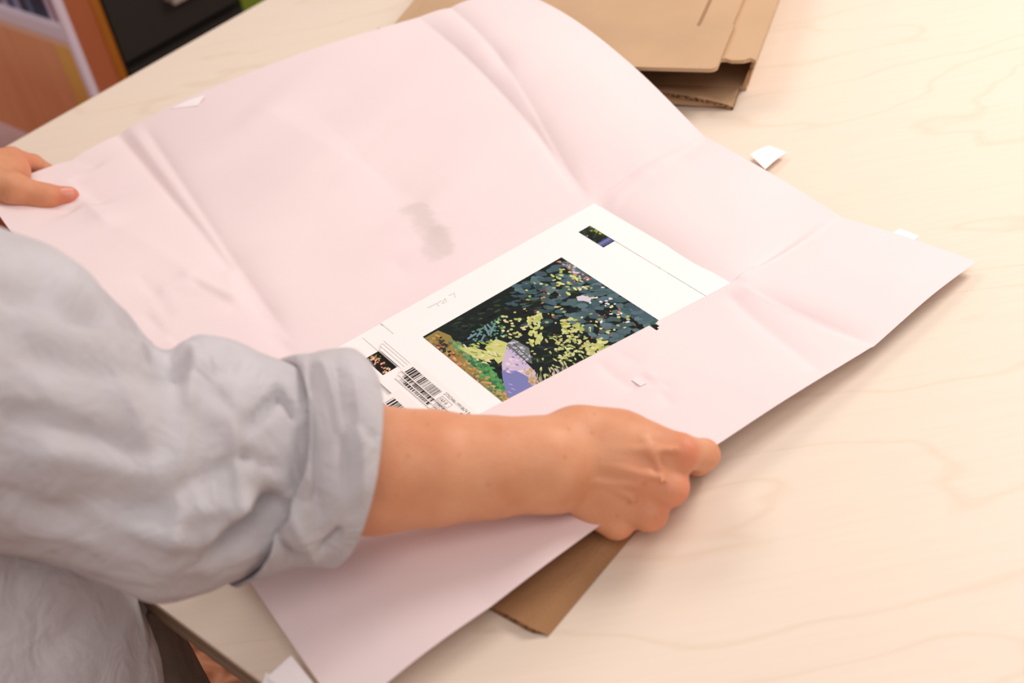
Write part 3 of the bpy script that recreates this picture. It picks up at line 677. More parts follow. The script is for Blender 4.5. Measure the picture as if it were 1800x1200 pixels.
bm = bmesh.new(); bm.from_mesh(o.data); bmesh.ops.recalc_face_normals(bm, faces=bm.faces); bm.to_mesh(o.data); bm.free()

# ------------------------------------------------------------------ furniture behind the table
DP = .42
P0 = at(130, 185) - T1*DP                    # plane parallel to the far table edge
def onA(px, py, off=0): return on_plane(px, py, P0-T1*off, T1)          # faces the table
pc_ = onA(128, 83); 
def onB(px, py, off=0): return on_plane(px, py, pc_-T2*off, T2)         # bookcase front
bk = thing('bookcase', 'brown wooden bookcase with a white shelf of books beyond the table', 'bookcase', (pc_[0], pc_[1], FZ))
postL, postR = onB(118, 66), onA(136, 83)
HT = .55
def vbox(p, a, b, z0, z1): return box_vf(np.array([p[0], p[1], z0]), a, b, ZU*(z1-z0))
ww = .011
child('upright', *vbox(pc_, -T1*ww, T2*.012, FZ, HT), M_lilac, bk)['label'] = 'white front upright'
endw = np.linalg.norm(onA(200, 90)-pc_)*1.0
endw = abs(np.dot(onA(190, 85)-pc_, T2))
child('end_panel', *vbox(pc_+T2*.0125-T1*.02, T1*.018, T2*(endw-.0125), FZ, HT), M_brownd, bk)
orw = abs(np.dot(onA(206, 85)-onA(190, 85), T2))
child('edge_post', *vbox(pc_+T2*endw-T1*.02, T1*.020, T2*orw, FZ, HT), M_edge, bk)
sh = onB(60, 22); sz = onB(93, 46)[2]; sb = onB(94, 66)[2]
sdep = endw+orw-.004; slen = .75
child('shelf', *box_vf(np.array([pc_[0], pc_[1], sz-.022])-T1*(ww+.0005), -T1*slen, T2*sdep, ZU*.022), M_lilac, bk)
child('shelf_rail', *box_vf(np.array([pc_[0], pc_[1], sb])-T1*(ww+.0005), -T1*slen, T2*.02, ZU*(sz-.0225-sb)), M_lilac, bk)
yw = .045
child('ochre_stile', *vbox(pc_-T1*(ww+.0005), -T1*yw, T2*.014, FZ, sb-.012), M_ochre, bk)
child('rail', *box_vf(np.array([pc_[0], pc_[1], sb-.0118])-T1*(ww+.0005), -T1*slen, T2*.02, ZU*.0115), M_pinkwood, bk)
child('lower_panel', *box_vf(np.array([pc_[0], pc_[1], FZ])-T1*(ww+yw+.001), -T1*(slen-yw), T2*.018, ZU*(sb-.0125-FZ)), M_brown, bk)
child('back_panel', *box_vf(np.array([pc_[0], pc_[1], sz])-T1*ww+T2*(sdep-.01), -T1*slen, T2*.008, ZU*(HT-sz)), M_brown, bk)
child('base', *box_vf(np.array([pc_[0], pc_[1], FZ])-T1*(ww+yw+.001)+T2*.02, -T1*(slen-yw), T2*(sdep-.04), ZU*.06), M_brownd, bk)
bcol = [(120, 40, 50), (196, 170, 190), (44, 46, 70), (36, 40, 62), (90, 96, 130), (40, 40, 50), (150, 140, 170), (60, 64, 96), (170, 150, 170), (50, 44, 60), (110, 110, 140), (70, 60, 80)]
bnm = ['maroon', 'pale pink', 'navy', 'dark navy', 'slate blue', 'black', 'pale lilac', 'mid blue', 'dusty rose', 'plum black', 'grey blue', 'dark violet']
x = .0225
for k in range(12):
    tw = [.020, .014, .018, .024, .013, .022, .016, .02, .018, .015, .02, .018][k]; hh = .2+.02*((k*7) % 5)/4; dd = min(.15, sdep-.026)
    po = np.array([pc_[0], pc_[1], sz+.0004])-T1*(x+tw)+T2*.012
    m = mat('book_cover', srgb(*bcol[k]), .5); mp = M_white
    b = thing('book', f'{bnm[k]} book spine on the white bookcase shelf', 'book', po, 'books on the white shelf')
    child('cover', *join_vf([box_vf(po, T1*.002, T2*dd, ZU*hh), box_vf(po+T1*(tw-.002), T1*.002, T2*dd, ZU*hh), box_vf(po+T1*.002, T1*(tw-.004), T2*.002, ZU*hh)]), m, b)
    child('pages', *box_vf(po+T1*.0022+T2*.0022+ZU*.003, T1*(tw-.0044), T2*(dd-.006), ZU*(hh-.006)), mp, b)
    x += tw+.0012
# black drawer cabinet
cl_ = pc_+T2*(endw+orw+.002); c2 = onA(428, 8)
cwid = abs(np.dot(c2-cl_, T2)); g1 = onA(224, 116)[2]; g2 = onA(225, 121)[2]
zg = onA(300, 76)[2]
dc = thing('drawer_cabinet', 'black drawer cabinet with a pale bar handle beside the wooden bookcase', 'cabinet', (cl_[0], cl_[1], FZ))
child('cabinet_body', *vbox(cl_-T1*.02, -T1*.40, T2*cwid, FZ, zg+.40), M_black, dc)
dr = child('drawer', *vbox(cl_-T1*.0195+T2*.003, T1*.0195, T2*(cwid-.006), zg+.008, zg+.37), M_black, dc)
dr2 = child('drawer', *vbox(cl_-T1*.0195+T2*.003, T1*.0195, T2*(cwid-.006), zg-.30, zg-.006), M_black, dc)
ha = onA(290, 4); hb = onA(330, -3)
child('handle', *join_vf([box_vf(ha+T1*.018, T1*.008, T2*abs(np.dot(hb-ha, T2))*1.9, ZU*.016), box_vf(ha+ZU*.003, T1*.018, T2*.008, ZU*.010)]), M_handle, dc)
gp_ = onA(432, 8)
gb = thing('green_crate', 'green plastic crate just past the black drawer cabinet', 'crate', (gp_[0], gp_[1], FZ))
gv = pc_+T2*(endw+orw+cwid+.006)-T1*.01
gh = onA(445, -6)[2]+.1
child('crate_side', *join_vf([vbox(gv, -T1*.006, T2*.3, FZ, gh), vbox(gv-T1*.25, -T1*.006, T2*.3, FZ, gh), vbox(gv-T1*.006, -T1*.244, T2*.006, FZ, gh), vbox(gv-T1*.006+T2*.294, -T1*.244, T2*.006, FZ, gh)]), M_green, gb)
child('crate_base', *vbox(gv-T1*.006+T2*.006, -T1*.244, T2*.288, FZ+.001, FZ+.012), M_green, gb)
child('crate_rim', *join_vf([vbox(gv+T1*.006, -T1*.02, T2*.3, gh-.02, gh+.004)]), M_green, gb)
# mauve seat at the far left
sp_ = onB(20, 213, .14); 
mv = thing('upholstered_stool', 'mauve upholstered stool in front of the brown bookcase panel', 'stool', (sp_[0], sp_[1], FZ))
so = onB(53, 229, .14)
o = child('seat_cushion', *box_vf(np.array([so[0], so[1], so[2]-.07]), -T1*.42, -T2*.36, ZU*.07), M_mauve, mv); bevel(o, .012, 3)
o = child('piping', *box_vf(np.array([so[0], so[1], so[2]-.085])-T1*.004-T2*.004, -T1*.412, -T2*.352, ZU*.0145), M_mauved, mv)
for a, b in ((.02, .02), (.36, .02), (.02, .30), (.36, .30)):
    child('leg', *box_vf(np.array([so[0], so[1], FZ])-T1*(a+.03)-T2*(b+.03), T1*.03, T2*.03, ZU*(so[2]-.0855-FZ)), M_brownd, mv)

# ------------------------------------------------------------------ the person: one continuous body grown from a signed distance field
PR = []                                       # (a, b, ra, rb, k, fine)
def cap(a, b, ra, rb, k=.012): PR.append((np.asarray(a, float), np.asarray(b, float), ra, rb, k))
def chain(pts, rad, k=.012):
    for i in range(len(pts)-1): cap(pts[i], pts[i+1], rad[i], rad[i+1], k)
EN = np.array([-.239, .571, 0])               # point on the near table edge
def body(s, perp, z): return EN-T1*0+(-T1)*s-T2*perp+ZU*z
SR = atd(-330, 560, .63); EL = atd(330, 845, .755)
SL = body(.40, .09, .30)
hipc = body(.19, .20, -.02)
# torso
chest = (SR+SL)/2
for u in (-.5, -.25, 0, .25, .5):
    cap(hipc+(-T1)*u*.2-ZU*.08, chest+(-T1)*u*.24-T2*.015-ZU*.05, .072, .062, .03)
cap(SR*.88+SL*.12, SL*.88+SR*.12, .046, .046, .03)
neck = chest+ZU*.06+T2*.02; head = chest+ZU*.20+T2*.09
cap(chest, neck+ZU*.04, .055, .05, .03); cap(neck, head-ZU*.03, .05, .055, .02)
cap(head, head+ZU*.05-T2*.01, .085, .088, .03); cap(head-ZU*.07+T2*.04, head-ZU*.03+T2*.045, .04, .05, .03)
cap(head+T2*.092-ZU*.005, head+T2*.108-ZU*.03, .008, .012, .01)                                    # nose
cap(head+T2*.088-ZU*.055-T1*.016, head+T2*.088-ZU*.055+T1*.016, .007, .007, .006)                    # lips
cap(head+T2*.088-ZU*.064-T1*.012, head+T2*.088-ZU*.064+T1*.012, .007, .007, .006)
for s_ in (-1, 1): cap(head+T1*s_*.088-T2*.005-ZU*.01, head+T1*s_*.09-T2*.01+ZU*.025, .010, .015, .006)   # ears
# legs
for s_, c in ((.10, 0), (.28, 1)):
    cap(body(s_, .17, -.10), body(s_, .13, -.46), .085, .058, .03); cap(body(s_, .13, -.46), body(s_, .17, FZ+.10), .054, .036, .02)
    cap(body(s_, .18, FZ+.05), body(s_, .03, FZ+.035), .032, .026, .02)
# right arm
cap(SR, EL, .050, .042, .03)
Wr = atd(985, 812, .803)
arm = [EL, atd(480, 835, .762), atd(655, 826, .778), atd(760, 823, .783), atd(860, 821, .789), atd(950, 815, .795), Wr]
chain(arm, [.040, .032, .0380, .0342, .0300, .0279, .0277], .012)
cap(atd(968, 857, .793), atd(985, 862, .795), .0125, .0115, .012)            # ulna head at the little finger side
# right hand, seen from its back
def hp(px, py, d): return atd(px, py, d)
mcp = {'i': hp(1196, 795, .795), 'm': hp(1175, 856, .792), 'r': hp(1141, 900, .797), 'l': hp(1084, 917, .806)}
crp = {'i': hp(1010, 774, .812), 'm': hp(1010, 797, .806), 'r': hp(1012, 828, .806), 'l': hp(1014, 856, .810)}
for kk, r0, r1 in (('i', .0165, .0118), ('m', .0170, .0122), ('r', .0165, .0118), ('l', .0155, .0110)):
    cap(crp[kk], mcp[kk], r0, r1, .006)
cap(hp(1100, 800, .806), hp(1150, 815, .803), .017, .014, .02)
cap(hp(1060, 868, .810), hp(1100, 872, .808), .0160, .0125, .016)
cap(hp(1010, 784, .812), hp(1120, 788, .812), .0150, .0135, .02)
# fingers curl down and back under the paper edge
fing = {'i': ([mcp['i'], hp(1237, 799, .818), hp(1228, 812, .848), hp(1205, 812, .858)], [.0116, .0102, .0088, .0078]),
        'm': ([mcp['m'], hp(1177, 862, .826), hp(1162, 862, .850), hp(1132, 850, .856)], [.0122, .0104, .0092, .0082]),
        'r': ([mcp['r'], hp(1136, 903, .830), hp(1122, 900, .852), hp(1088, 886, .857)], [.0116, .0100, .0088, .0080]),
        'l': ([mcp['l'], hp(1090, 920, .836), hp(1075, 924, .854), hp(1048, 910, .858)], [.0108, .0092, .0080, .0072])}
for kk in 'imrl': chain(*fing[kk], .0035)
for kk, r in (('i', .0074), ('m', .0082), ('r', .0077), ('l', .0072)):        # knuckle bumps
    c = mcp[kk]-ray(1150, 830)*.0046+(mcp[kk]-crp[kk])*.045; cap(c, c+.0001, r, r, .0045)
# thumb along the far side of the fist, pressing the paper from above
chain([hp(1005, 766, .812), hp(1085, 773, .816), hp(1160, 787, .828), hp(1213, 795, .840)], [.0150, .0136, .0112, .0090], .012)
cap(hp(1030, 752, .806), hp(1085, 764, .810), .0095, .0095, .016)
# tendons and veins on the back of the hand
def hv(p, q, d0, d1, r): cap(hp(*p, d0), hp(*q, d1), r, r*.8, .0035)
def hv(p, q, d0, d1, r): cap(hp(*p, d0-.0115), hp(*q, d1-.0115), r, r*.8, .0035)
hv((1132, 772), (1150, 800), .7985, .7935, .0022); hv((1150, 800), (1163, 830), .7935, .7925, .0022)
hv((1003, 832), (1020, 852), .7965, .8, .0028); hv((1030, 846), (1110, 852), .7985, .7945, .0019); hv((1118, 852), (1140, 828), .7945, .7925, .0018)
hv((1040, 790), (1185, 790), .8035, .7915, .0024); hv((1040, 812), (1165, 842), .8015, .7885, .0022); hv((1040, 838), (1128, 884), .8015, .7935, .0020)
# left arm and hand
WL = atd(-110, 300, 1.215); ELl = body(.72, -.02, .12)
cap(SL, ELl, .050, .042, .03); chain([ELl, (ELl*.6+WL*.4), WL], [.042, .036, .027], .012)
def lp(px, py, d): return atd(px, py, d)
lm = {'i': lp(-15, 285, 1.205), 'm': lp(-30, 312, 1.21), 'r': lp(-42, 338, 1.212), 'l': lp(-52, 362, 1.212)}
for kk in 'imrl': cap(WL+(lm[kk]-WL)*.15, lm[kk], .016, .0125, .014)
chain([lm['i'], lp(20, 278, 1.226), lp(58, 288, 1.252), lp(92, 306, 1.262)], [.0125, .0108, .0092, .0078], .004)
cap(lp(-30, 300, 1.205), lp(24, 302, 1.220), .013, .0110, .014)
cap(lp(0, 312, 1.200), lp(34, 306, 1.222), .012, .0085, .014)
chain([lm['m'], lp(15, 318, 1.248), lp(50, 345, 1.258), lp(80, 360, 1.258)], [.0120, .0102, .0090, .0080], .004)
chain([lm['r'], lp(-8, 352, 1.240), lp(18, 385, 1.248), lp(45, 400, 1.250)], [.0112, .0098, .0088, .0078], .004)
chain([lm['l'], lp(-25, 378, 1.238), lp(0, 402, 1.244), lp(20, 415, 1.247)], [.0100, .0086, .0078, .0070], .004)
chain([WL+(lm['i']-WL)*.2, lp(-40, 318, 1.190), lp(22, 332, 1.186), lp(74, 347, 1.198), lp(121, 346, 1.203)], [.018, .0165, .0138, .0114, .0100], .012)
cap(lp(74, 344, 1.194), lp(80, 345, 1.194), .0088, .0088, .006)

Aa = np.array([p[0] for p in PR]); Bb = np.array([p[1] for p in PR]); Ra = np.array([p[2] for p in PR]); Rb = np.array([p[3] for p in PR]); Kk = np.array([p[4] for p in PR])
def prim_d(P, i):
    ba = Bb[i]-Aa[i]; h = np.clip(((P-Aa[i])@ba)/(ba@ba), 0, 1)
    return np.linalg.norm(P-Aa[i]-h[:, None]*ba, axis=1)-(Ra[i]+(Rb[i]-Ra[i])*h)
def sdf(P, ids=None):
    d = None
    for i in (range(len(PR)) if ids is None else ids):
        e = prim_d(P, i)
        if d is None: d = e; continue
        k = Kk[i]; h = np.maximum(k-np.abs(d-e), 0)/k; d = np.minimum(d, e)-h*h*k*.25
    return d
def near_ids(c, r):
    out = [i for i in range(len(PR)) if prim_d(c[None], i)[0] < r]
    return out
VX = .0036; NB = 8
ext = np.maximum(Ra, Rb)[:, None]
lo = np.minimum(Aa, Bb).min(0)-.11; hi = (np.maximum(Aa, Bb)+0).max(0)+.11
nb = np.ceil((hi-lo)/(VX*NB)).astype(int); N = nb*NB+1
gx = [lo[a]+VX*np.arange(N[a]) for a in range(3)]
bc = np.stack(np.meshgrid(*[lo[a]+VX*NB*(np.arange(nb[a])+.5) for a in range(3)], indexing='ij'), -1).reshape(-1, 3)
bd = sdf(bc); rad = VX*NB*.5*1.7321
act = np.where(np.abs(bd) < rad+.012)[0]
VERT = {}; cellv = {}
vv = []; quads = []
# dense field in active blocks, then naive surface nets over all active cells
Fd = np.full(tuple(N), 1.0, np.float32)
inside = (bd < 0).reshape(tuple(nb))
for a, b, c in np.argwhere(inside): Fd[a*NB:(a+1)*NB+1, b*NB:(b+1)*NB+1, c*NB:(c+1)*NB+1] = -1.0
for q_ in act:
    a, b, c = np.unravel_index(q_, tuple(nb)); sl = [slice(i_*NB, (i_+1)*NB+1) for i_ in (a, b, c)]
    P = np.stack(np.meshgrid(gx[0][sl[0]], gx[1][sl[1]], gx[2][sl[2]], indexing='ij'), -1).reshape(-1, 3)
    ids = near_ids(bc[q_], rad+.06)
    if ids: Fd[sl[0], sl[1], sl[2]] = sdf(P, ids).reshape(NB+1, NB+1, NB+1)
sg = Fd < 0
cnt = np.zeros(tuple(N-1), np.int8)
for a in (0, 1):
    for b in (0, 1):
        for c in (0, 1): cnt += sg[a:N[0]-1+a, b:N[1]-1+b, c:N[2]-1+c]
cells = np.argwhere((cnt > 0) & (cnt < 8)); idx = np.full(tuple(N-1), -1, np.int32); idx[tuple(cells.T)] = np.arange(len(cells))
acc = np.zeros((len(cells), 3)); num = np.zeros(len(cells))
cs8 = [(a, b, c) for a in (0, 1) for b in (0, 1) for c in (0, 1)]
for p in cs8:
    for ax in range(3):
        if p[ax]: continue
        q_ = list(p); q_[ax] = 1
        f0 = Fd[cells[:, 0]+p[0], cells[:, 1]+p[1], cells[:, 2]+p[2]]; f1 = Fd[cells[:, 0]+q_[0], cells[:, 1]+q_[1], cells[:, 2]+q_[2]]
        m_ = (f0 < 0) != (f1 < 0); t = np.where(m_, f0/(f0-f1+1e-12), 0)
        pos = np.tile(np.array(p, float), (len(cells), 1)); pos[:, ax] += t
        acc += pos*m_[:, None]; num += m_
VS = lo+VX*(cells+acc/num[:, None])
QD = []
for ax in range(3):
    sh_ = [slice(1, -1)]*3; u_, w_ = (ax+1) % 3, (ax+2) % 3
    s0 = [slice(1, N[k]-1) for k in range(3)]; s0[ax] = slice(0, N[ax]-1); s1 = list(s0); s1[ax] = slice(1, N[ax])
    a_ = sg[tuple(s0)]; b_ = sg[tuple(s1)]; ed = np.argwhere(a_ != b_); fl_ = a_[tuple(ed.T)]
    e_ = ed.copy(); 
    for k in range(3):
        if k != ax: e_[:, k] += 1
    def cid(du, dw):
        q_ = e_.copy(); q_[:, u_] += du; q_[:, w_] += dw; return idx[tuple(q_.T)]
    Q = np.stack([cid(-1, -1), cid(0, -1), cid(0, 0), cid(-1, 0)], 1); Q[~fl_] = Q[~fl_][:, ::-1]; QD.append(Q)
QD = np.concatenate(QD); QD = QD[(QD >= 0).all(1)]
# refine the visible hands and forearms once
me = bpy.data.meshes.new('body'); me.from_pydata(VS.tolist(), [], QD.tolist()); me.update()
bm = bmesh.new(); bm.from_mesh(me)
hc = [(np.array(mcp['m']), .16), (np.array(lm['i']), .11), (np.array(arm[3]), .11)]
fs = []
for f_ in bm.faces:
    c = np.array(f_.calc_center_median())
    if any(np.sum((c-h_)**2) < r*r for h_, r in hc): fs.append(f_)
es = list({e for f_ in fs for e in f_.edges})
bmesh.ops.subdivide_edges(bm, edges=es, cuts=1, use_grid_fill=True)
bm.to_mesh(me); bm.free()
VS = np.empty(len(me.vertices)*3); me.vertices.foreach_get('co', VS); VS = VS.reshape(-1, 3)
key = np.floor((VS-lo)/.03).astype(int); order = np.lexsort(key.T); ks = key[order]; br = np.flatnonzero(np.any(np.diff(ks, axis=0) != 0, axis=1))+1
for grp in np.split(order, br):
    P = VS[grp]; c = lo+(key[grp[0]]+.5)*.03; ids = near_ids(c, .09)
    if not ids: continue
    for it in range(2):
        d = sdf(P, ids); e_ = 4e-4
        g = np.stack([sdf(P+np.eye(3)[a]*e_, ids)-sdf(P-np.eye(3)[a]*e_, ids) for a in range(3)], 1)/(2*e_)
        gn = np.maximum((g*g).sum(1), .2); P = P-np.clip(d/gn, -.003, .003)[:, None]*g
    VS[grp] = P
base = body(.19, .16, FZ)
me.vertices.foreach_set('co', (VS-base).reshape(-1)); me.polygons.foreach_set('use_smooth', [True]*len(me.polygons)); me.update()
me.materials.append(M_skin)
flush = np.zeros(len(VS))
spots = [(hp(1212, 797, .786), .010, .6), (hp(1198, 864, .788), .012, .8), (hp(1155, 908, .796), .011, .7), (hp(1104, 933, .806), .011, .6), (hp(1255, 800, .82), .012, .35),
         (lp(125, 347, 1.2), .014, .9), (lp(45, 290, 1.23), .016, .5), (lp(0, 395, 1.24), .03, .9), (hp(1150, 850, .79), .02, .25)]
for c, r, a in spots: flush = np.maximum(flush, a*np.exp(-((VS-c)**2).sum(1)/(r*r)))
att = me.color_attributes.new('Col', 'FLOAT_COLOR', 'POINT'); cc = np.zeros((len(VS), 4)); cc[:, 0] = flush; cc[:, 3] = 1; att.data.foreach_set('color', cc.reshape(-1))
per = thing('person', 'person in a blue-grey linen shirt with rolled cuffs leaning in to open the pink paper', 'person', base)
bo = bpy.data.objects.new('body', me); COL.objects.link(bo); bo.parent = per
# thumb nail of the left hand
def nail(c, dirv, nrm, l, w):
    dirv = unit(dirv); nrm = unit(nrm-np.dot(nrm, dirv)*dirv); sd = np.cross(nrm, dirv); V = []; Fc = []
    for i in range(7):
        for j in range(7):
            u_, v_ = (i/6-.5)*2, (j/6-.5)*2; rr = 1-.25*max(0, abs(v_))**3
            V.append(c+dirv*u_*l*(1-.12*v_*v_)+sd*v_*w*(1-.10*u_*u_)+nrm*(-.0022*v_*v_-.0006*u_*u_))
    for i in range(6):
        for j in range(6): Fc.append((i*7+j, (i+1)*7+j, (i+1)*7+j+1, i*7+j+1))
    o = child('finger_nail', V, Fc, M_nail, per, smooth=True); o['label'] = 'thumb nail'
    return o
tc_ = lp(117, 341, 1.203); nail(tc_-ray(117, 341)*.0104+upv*.0012, lp(122, 347, 1.203)-lp(74, 348, 1.198), -ray(117, 341)+upv*.25, .0072, .0055)

# ------------------------------------------------------------------ clothing
def ring_px(T, B, d, hd, bulge, n):
    """ring of a sleeve: top and bottom silhouette, distance from the lens, half depth, sideways bulge of its near half"""
    Tp = atd(T[0], T[1], d); Bp = atd(B[0], B[1], d); c = (Tp+Bp)/2; A = (Tp-Bp)/2; cdir = unit(c-CAM); Bv = -cdir*hd+rgt*(bulge*d/F)
    return [c+A*math.cos(2*PI*k/n)+Bv*math.sin(2*PI*k/n) for k in range(n)]
def cloth(name, sta, m, n, par, amp=.004, seed=0, folds=(), inner=None):
    sta = np.array(sta, float); st = catmull(sta, m)
    rings = [ring_px((q[0], q[1]), (q[2], q[3]), q[4], q[5], q[6], n) for q in st]
    R_ = np.array(rings)
    cen = R_.mean(1, keepdims=True); nrm = R_-cen; nrm /= np.linalg.norm(nrm, axis=2, keepdims=True)+1e-9
    for a in range(m):
        for b in range(n):
            p = R_[a, b]; q = p*np.array([1, 1, 1])
            w = noise.noise((q[0]*26+seed, q[1]*26, q[2]*14))*.6+(1-abs(noise.noise((q[0]*17+9+seed, q[1]*17, q[2]*11)))*2)*.55+noise.noise((q[0]*60, q[1]*60+seed, q[2]*60))*.22+(1-2*abs(noise.noise((q[0]*34+q[2]*20, q[1]*34+seed, q[2]*22))))*.32
            R_[a, b] = p+nrm[a, b]*w*amp
    P = R_.reshape(-1, 3); Nn = nrm.reshape(-1, 3); dsp = np.zeros(len(P))
    wob = np.array([(noise.noise((p[0]*22, p[1]*22, p[2]*22))*13, noise.noise((p[0]*22+7, p[1]*22, p[2]*22+3))*13) for p in P])
    for (px0, px1, hgt, wd) in folds:
        # fold lines run over the sheet on the side where they are seen in the photograph
        A = np.array(px0, float); B = np.array(px1, float); q = P-CAM; dep = q@fwd
        sx_ = 900+F*(q@rgt)/dep; sy_ = 600-F*(q@upv)/dep; d = B-A; L_ = np.linalg.norm(d); d = d/L_
        rel = np.stack([sx_-A[0], sy_-A[1]], 1)+wob; t = rel@d; ds = np.abs(rel@np.array([-d[1], d[0]]))
        near = (((P-CAM)*Nn).sum(1) < 0).astype(float)
        dsp += hgt*np.exp(-(ds/wd)**1.6)*ss(-.15*L_, .15*L_, t)*(1-ss(.85*L_, 1.15*L_, t))*near
    P = P+Nn*dsp[:, None]
    V, Fc = loft_vf(list(P.reshape(m, n, 3)), cap=False)
    return P, Fc
sl_sta = [(-620, 250, -560, 800, .60, .080, 0), (-420, 270, -400, 845, .615, .085, 0), (-200, 330, -190, 905, .645, .085, 0), (0, 402, -20, 958, .68, .080, 10), (130, 468, 100, 990, .70, .078, 15),
          (218, 545, 208, 1033, .717, .073, 20), (262, 603, 262, 1053, .725, .071, 24), (300, 622, 305, 1050, .731, .068, 30), (345, 598, 345, 1040, .738, .067, 38), (395, 604, 385, 1025, .745, .063, 45), (448, 624, 425, 1006, .755, .057, 50), (500, 644, 466, 984, .761, .051, 56), (545, 668, 520, 952, .767, .047, 52)]
sl_f = [((440, 742), (497, 682), -.009, 9), ((495, 684), (520, 730), -.008, 7), ((450, 712), (490, 676), .003, 9), ((420, 800), (500, 825), -.004, 8), ((372, 988), (495, 880), -.020, 22), ((300, 905), (450, 880), .005, 16), ((360, 940), (440, 880), .006, 14), ((300, 870), (440, 800), -.005, 18),
        ((262, 605), (330, 655), -.012, 15), ((330, 655), (420, 640), -.005, 14), ((320, 650), (375, 640), .006, 20), ((340, 610), (330, 720), .006, 18), ((60, 485), (280, 575), -.009, 22), ((0, 505), (180, 540), -.012, 24), ((40, 620), (330, 680), -.005, 26),
        ((0, 720), (240, 800), -.006, 24), ((60, 800), (300, 830), .005, 26), ((120, 890), (330, 900), -.006, 24), ((0, 860), (160, 930), -.005, 20), ((330, 720), (300, 960), .005, 22), ((410, 700), (420, 900), .004, 18), ((230, 930), (400, 960), .005, 20), ((360, 660), (440, 760), -.005, 16), ((200, 620), (260, 780), .004, 24)]
Ps, Fs = cloth('sleeve', sl_sta, 200, 120, per, .0035, 0, sl_f)
cu_sta = [(508, 652, 452, 978, .758, .050, 66), (496, 640, 420, 1012, .757, .058, 70), (505, 629, 408, 1024, .757, .063, 72), (530, 624, 440, 1012, .759, .065, 66), (570, 616, 500, 998, .762, .066, 58), (610, 616, 548, 995, .765, .065, 52),
          (636, 632, 580, 996, .768, .063, 46), (643, 642, 590, 988, .769, .061, 44), (641, 655, 590, 970, .769, .057, 44), (625, 690, 582, 945, .768, .048, 40), (590, 710, 550, 935, .766, .043, 36)]
cu_f = [((545, 640), (560, 900), -.005, 10), ((590, 640), (610, 860), -.004, 10), ((560, 640), (600, 760), .005, 10), ((500, 900), (560, 985), .005, 12), ((470, 930), (520, 990), -.006, 10), ((560, 960), (600, 930), -.006, 8), ((535, 700), (545, 860), .005, 10), ((620, 660), (640, 880), .0035, 10), ((480, 960), (530, 860), -.004, 10), ((625, 740), (655, 770), -.003, 8)]
Pc, Fc_ = cloth('rolled_cuff', cu_sta, 130, 130, per, .0026, 4, cu_f)
# shirt trunk
def tring(c, ra, rb, n=96, tilt=0):
    out = []
    for k in range(n):
        t = 2*PI*k/n; x, y = math.cos(t), math.sin(t); ex = .8
        x = abs(x)**ex*math.copysign(1, x); y = abs(y)**ex*math.copysign(1, y)
        out.append(c+(-T1)*ra*x+T2*rb*y+ZU*tilt*y)
    return out
tr = [(body(.17, .170, -.30), .188, .132, 0), (body(.17, .165, -.20), .190, .142, 0), (body(.17, .160, -.10), .190, .150, 0), (body(.17, .158, .0), .188, .154, 0), (body(.18, .148, .08), .184, .156, -.01), (body(.19, .140, .16), .180, .15, -.02), (body(.20, .128, .23), .205, .130, -.03), (chest-T2*.015+ZU*.0, .212, .122, -.03), (chest-T2*.01+ZU*.055, .150, .098, -.02), (chest+ZU*.088, .074, .070, -.01)]
tt = []
ce = catmull([np.append(np.append(q[0], q[1:3]), q[3]) for q in tr], 110)
rngs = np.array([tring(q[:3], q[3], q[4], 110, q[5]) for q in ce]); cen = rngs.mean(1, keepdims=True); nr = rngs-cen; nr /= np.linalg.norm(nr, axis=2, keepdims=True)
for a in range(110):
    for b in range(110):
        p = rngs[a, b]; w = noise.noise((p[0]*12, p[1]*12, p[2]*5))*.8+(1-2*abs(noise.noise((p[0]*20, p[1]*20, p[2]*9))))*.45+noise.noise((p[0]*45, p[1]*45, p[2]*40))*.2+(1-2*abs(noise.noise((p[0]*38+3, p[1]*38, p[2]*26))))*.28
        rngs[a, b] = p+nr[a, b]*w*.008
Vt, Ft = loft_vf(list(rngs), cap=False)
# left sleeve, rolled above the elbow
def tube(pts, rads, m=50, n=48, amp=.004, seed=3):
    C = catmull([np.append(p, r) for p, r in zip(pts, rads)], m); R_ = []
    for k in range(m):
        d = unit(C[min(k+1, m-1), :3]-C[max(k-1, 0), :3]); a = unit(np.cross(d, ZU)); b = np.cross(a, d)
        R_.append([C[k, :3]+(a*math.cos(2*PI*i/n)+b*math.sin(2*PI*i/n))*(C[k, 3]+amp*noise.noise((k*.25+seed, 3*math.cos(2*PI*i/n), 3*math.sin(2*PI*i/n)))) for i in range(n)])
    return loft_vf(R_, cap=False)
Vl, Fl = tube([SL*.75+SR*.25+ZU*.0, SL, SL*.5+ELl*.5, ELl, ELl*.7+WL*.3], [.09, .08, .072, .068, .060])
Vs_, Fs_ = join_vf([(Ps, Fs), (list(Vt), Ft), (Vl, Fl)])
shirt = child('shirt', Vs_, Fs_, M_linen, per, smooth=True)
cuff = child('rolled_cuff', Pc, Fc_, M_linen, shirt, smooth=True)
cuff.parent = shirt; cuff.location = (0, 0, 0)
for v_ in (shirt, cuff):
    md = v_.modifiers.new('thickness', 'SOLIDIFY'); md.thickness = .0012; md.offset = -1
Vc2, Fc2 = tube([ELl*.75+WL*.25, ELl*.68+WL*.32, ELl*.6+WL*.4], [.064, .066, .060], 20)
base_cuff = child('rolled_cuff', Vc2, Fc2, M_linen, shirt, smooth=True)
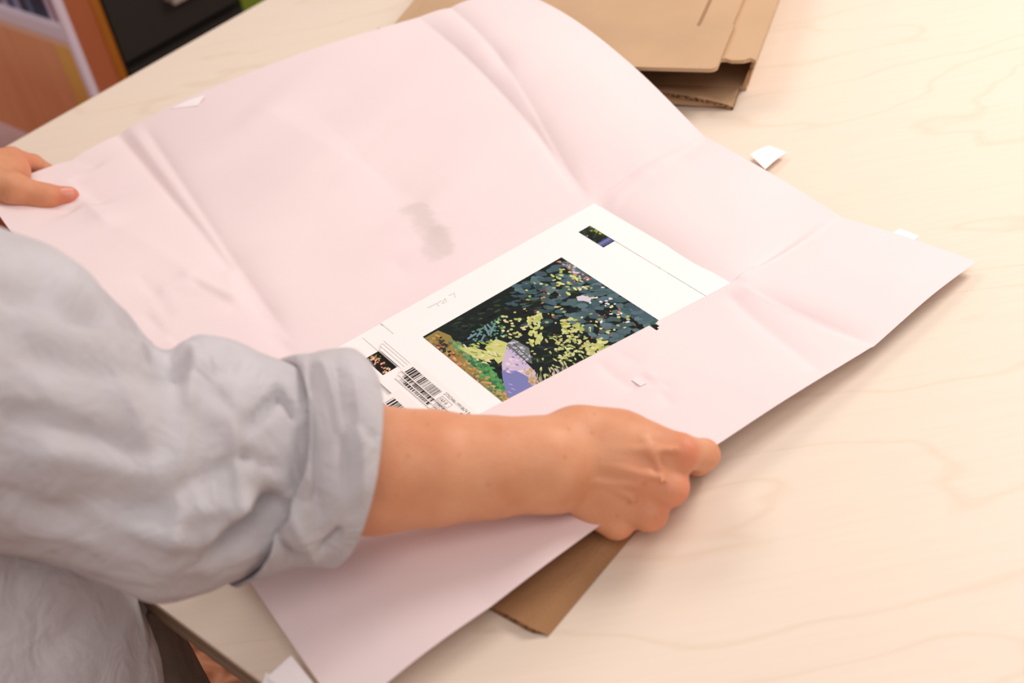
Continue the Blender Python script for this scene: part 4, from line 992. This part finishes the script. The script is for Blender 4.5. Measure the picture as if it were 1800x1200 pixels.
# trousers
tv = []
hips = [tring(body(.19, .19, z), .165, .112, 48) for z in (-.06, -.12, -.18)]
V1, F1 = loft_vf(hips, cap=False)
legs = []
for s_ in (.095, .285):
    L_ = []
    for z, pf, ra in ((.03, .125, .085), (-.02, .112, .100), (-.10, .102, .102), (-.20, .098, .098), (-.34, .095, .088), (-.48, .115, .076), (-.66, .14, .070), (FZ+.07, .15, .068)):
        c = body(s_, pf, z); L_.append([c+(-T1)*ra*math.cos(2*PI*k/40)+T2*ra*1.05*math.sin(2*PI*k/40) for k in range(40)])
    C = np.array(L_); C = np.array([catmull(C[:, k], 60) for k in range(40)]).transpose(1, 0, 2)
    for a in range(60):
        for b in range(40):
            p = C[a, b]; C[a, b] = p+(T2*.006)*noise.noise((p[0]*18, p[1]*18, p[2]*8))
    legs.append(loft_vf(list(C), cap=True))
tro = child('trousers', *join_vf([(V1, F1)]+legs), M_trous, per, smooth=True)
for s_ in (.10, .28):
    c = body(s_, .10, FZ); R_ = []
    for t, w, h_ in ((-.10, .02, .05), (-.09, .033, .075), (-.03, .036, .08), (.04, .040, .055), (.10, .042, .042), (.14, .030, .032), (.15, .008, .02)):
        R_.append([c+T2*t+(-T1)*w*math.cos(2*PI*k/20)+ZU*max(.001, h_*.5+h_*.5*math.sin(2*PI*k/20)) for k in range(20)])
    child('shoe', *loft_vf(R_), M_shoe, per, smooth=True)
# hair and eyes
bm = bmesh.new(); bmesh.ops.create_icosphere(bm, subdivisions=4, radius=1)
for v_ in bm.verts:
    q = np.array(v_.co); f_ = q[1]
    p = head+ZU*.03-T2*.012+(-T1)*q[0]*.101+T2*q[1]*.109+ZU*q[2]*.122
    p = p+unit(q)*.004*noise.noise((q[0]*6, q[1]*6, q[2]*2))
    v_.co = p-base
bmesh.ops.delete(bm, geom=[v_ for v_ in bm.verts if (np.dot(np.array(v_.co)+base-head, T2) > .035 and (v_.co.z+base[2]-head[2]) < .065) or (v_.co.z+base[2]-head[2]) < -.07], context='VERTS')
hm = bpy.data.meshes.new('hair'); bm.to_mesh(hm); bm.free(); hm.materials.append(M_hair); hm.polygons.foreach_set('use_smooth', [True]*len(hm.polygons))
ho = bpy.data.objects.new('hair', hm); COL.objects.link(ho); ho.parent = per
for s_ in (-1, 1):
    bm = bmesh.new(); bmesh.ops.create_uvsphere(bm, u_segments=16, v_segments=10, radius=.012)
    c = head+T2*.0725+T1*s_*.031+ZU*.012-base
    for v_ in bm.verts: v_.co = v_.co+Vector(c)
    em = bpy.data.meshes.new('eye'); bm.to_mesh(em); bm.free(); em.materials.append(M_eye); eo = bpy.data.objects.new('eye', em); COL.objects.link(eo); eo.parent = per
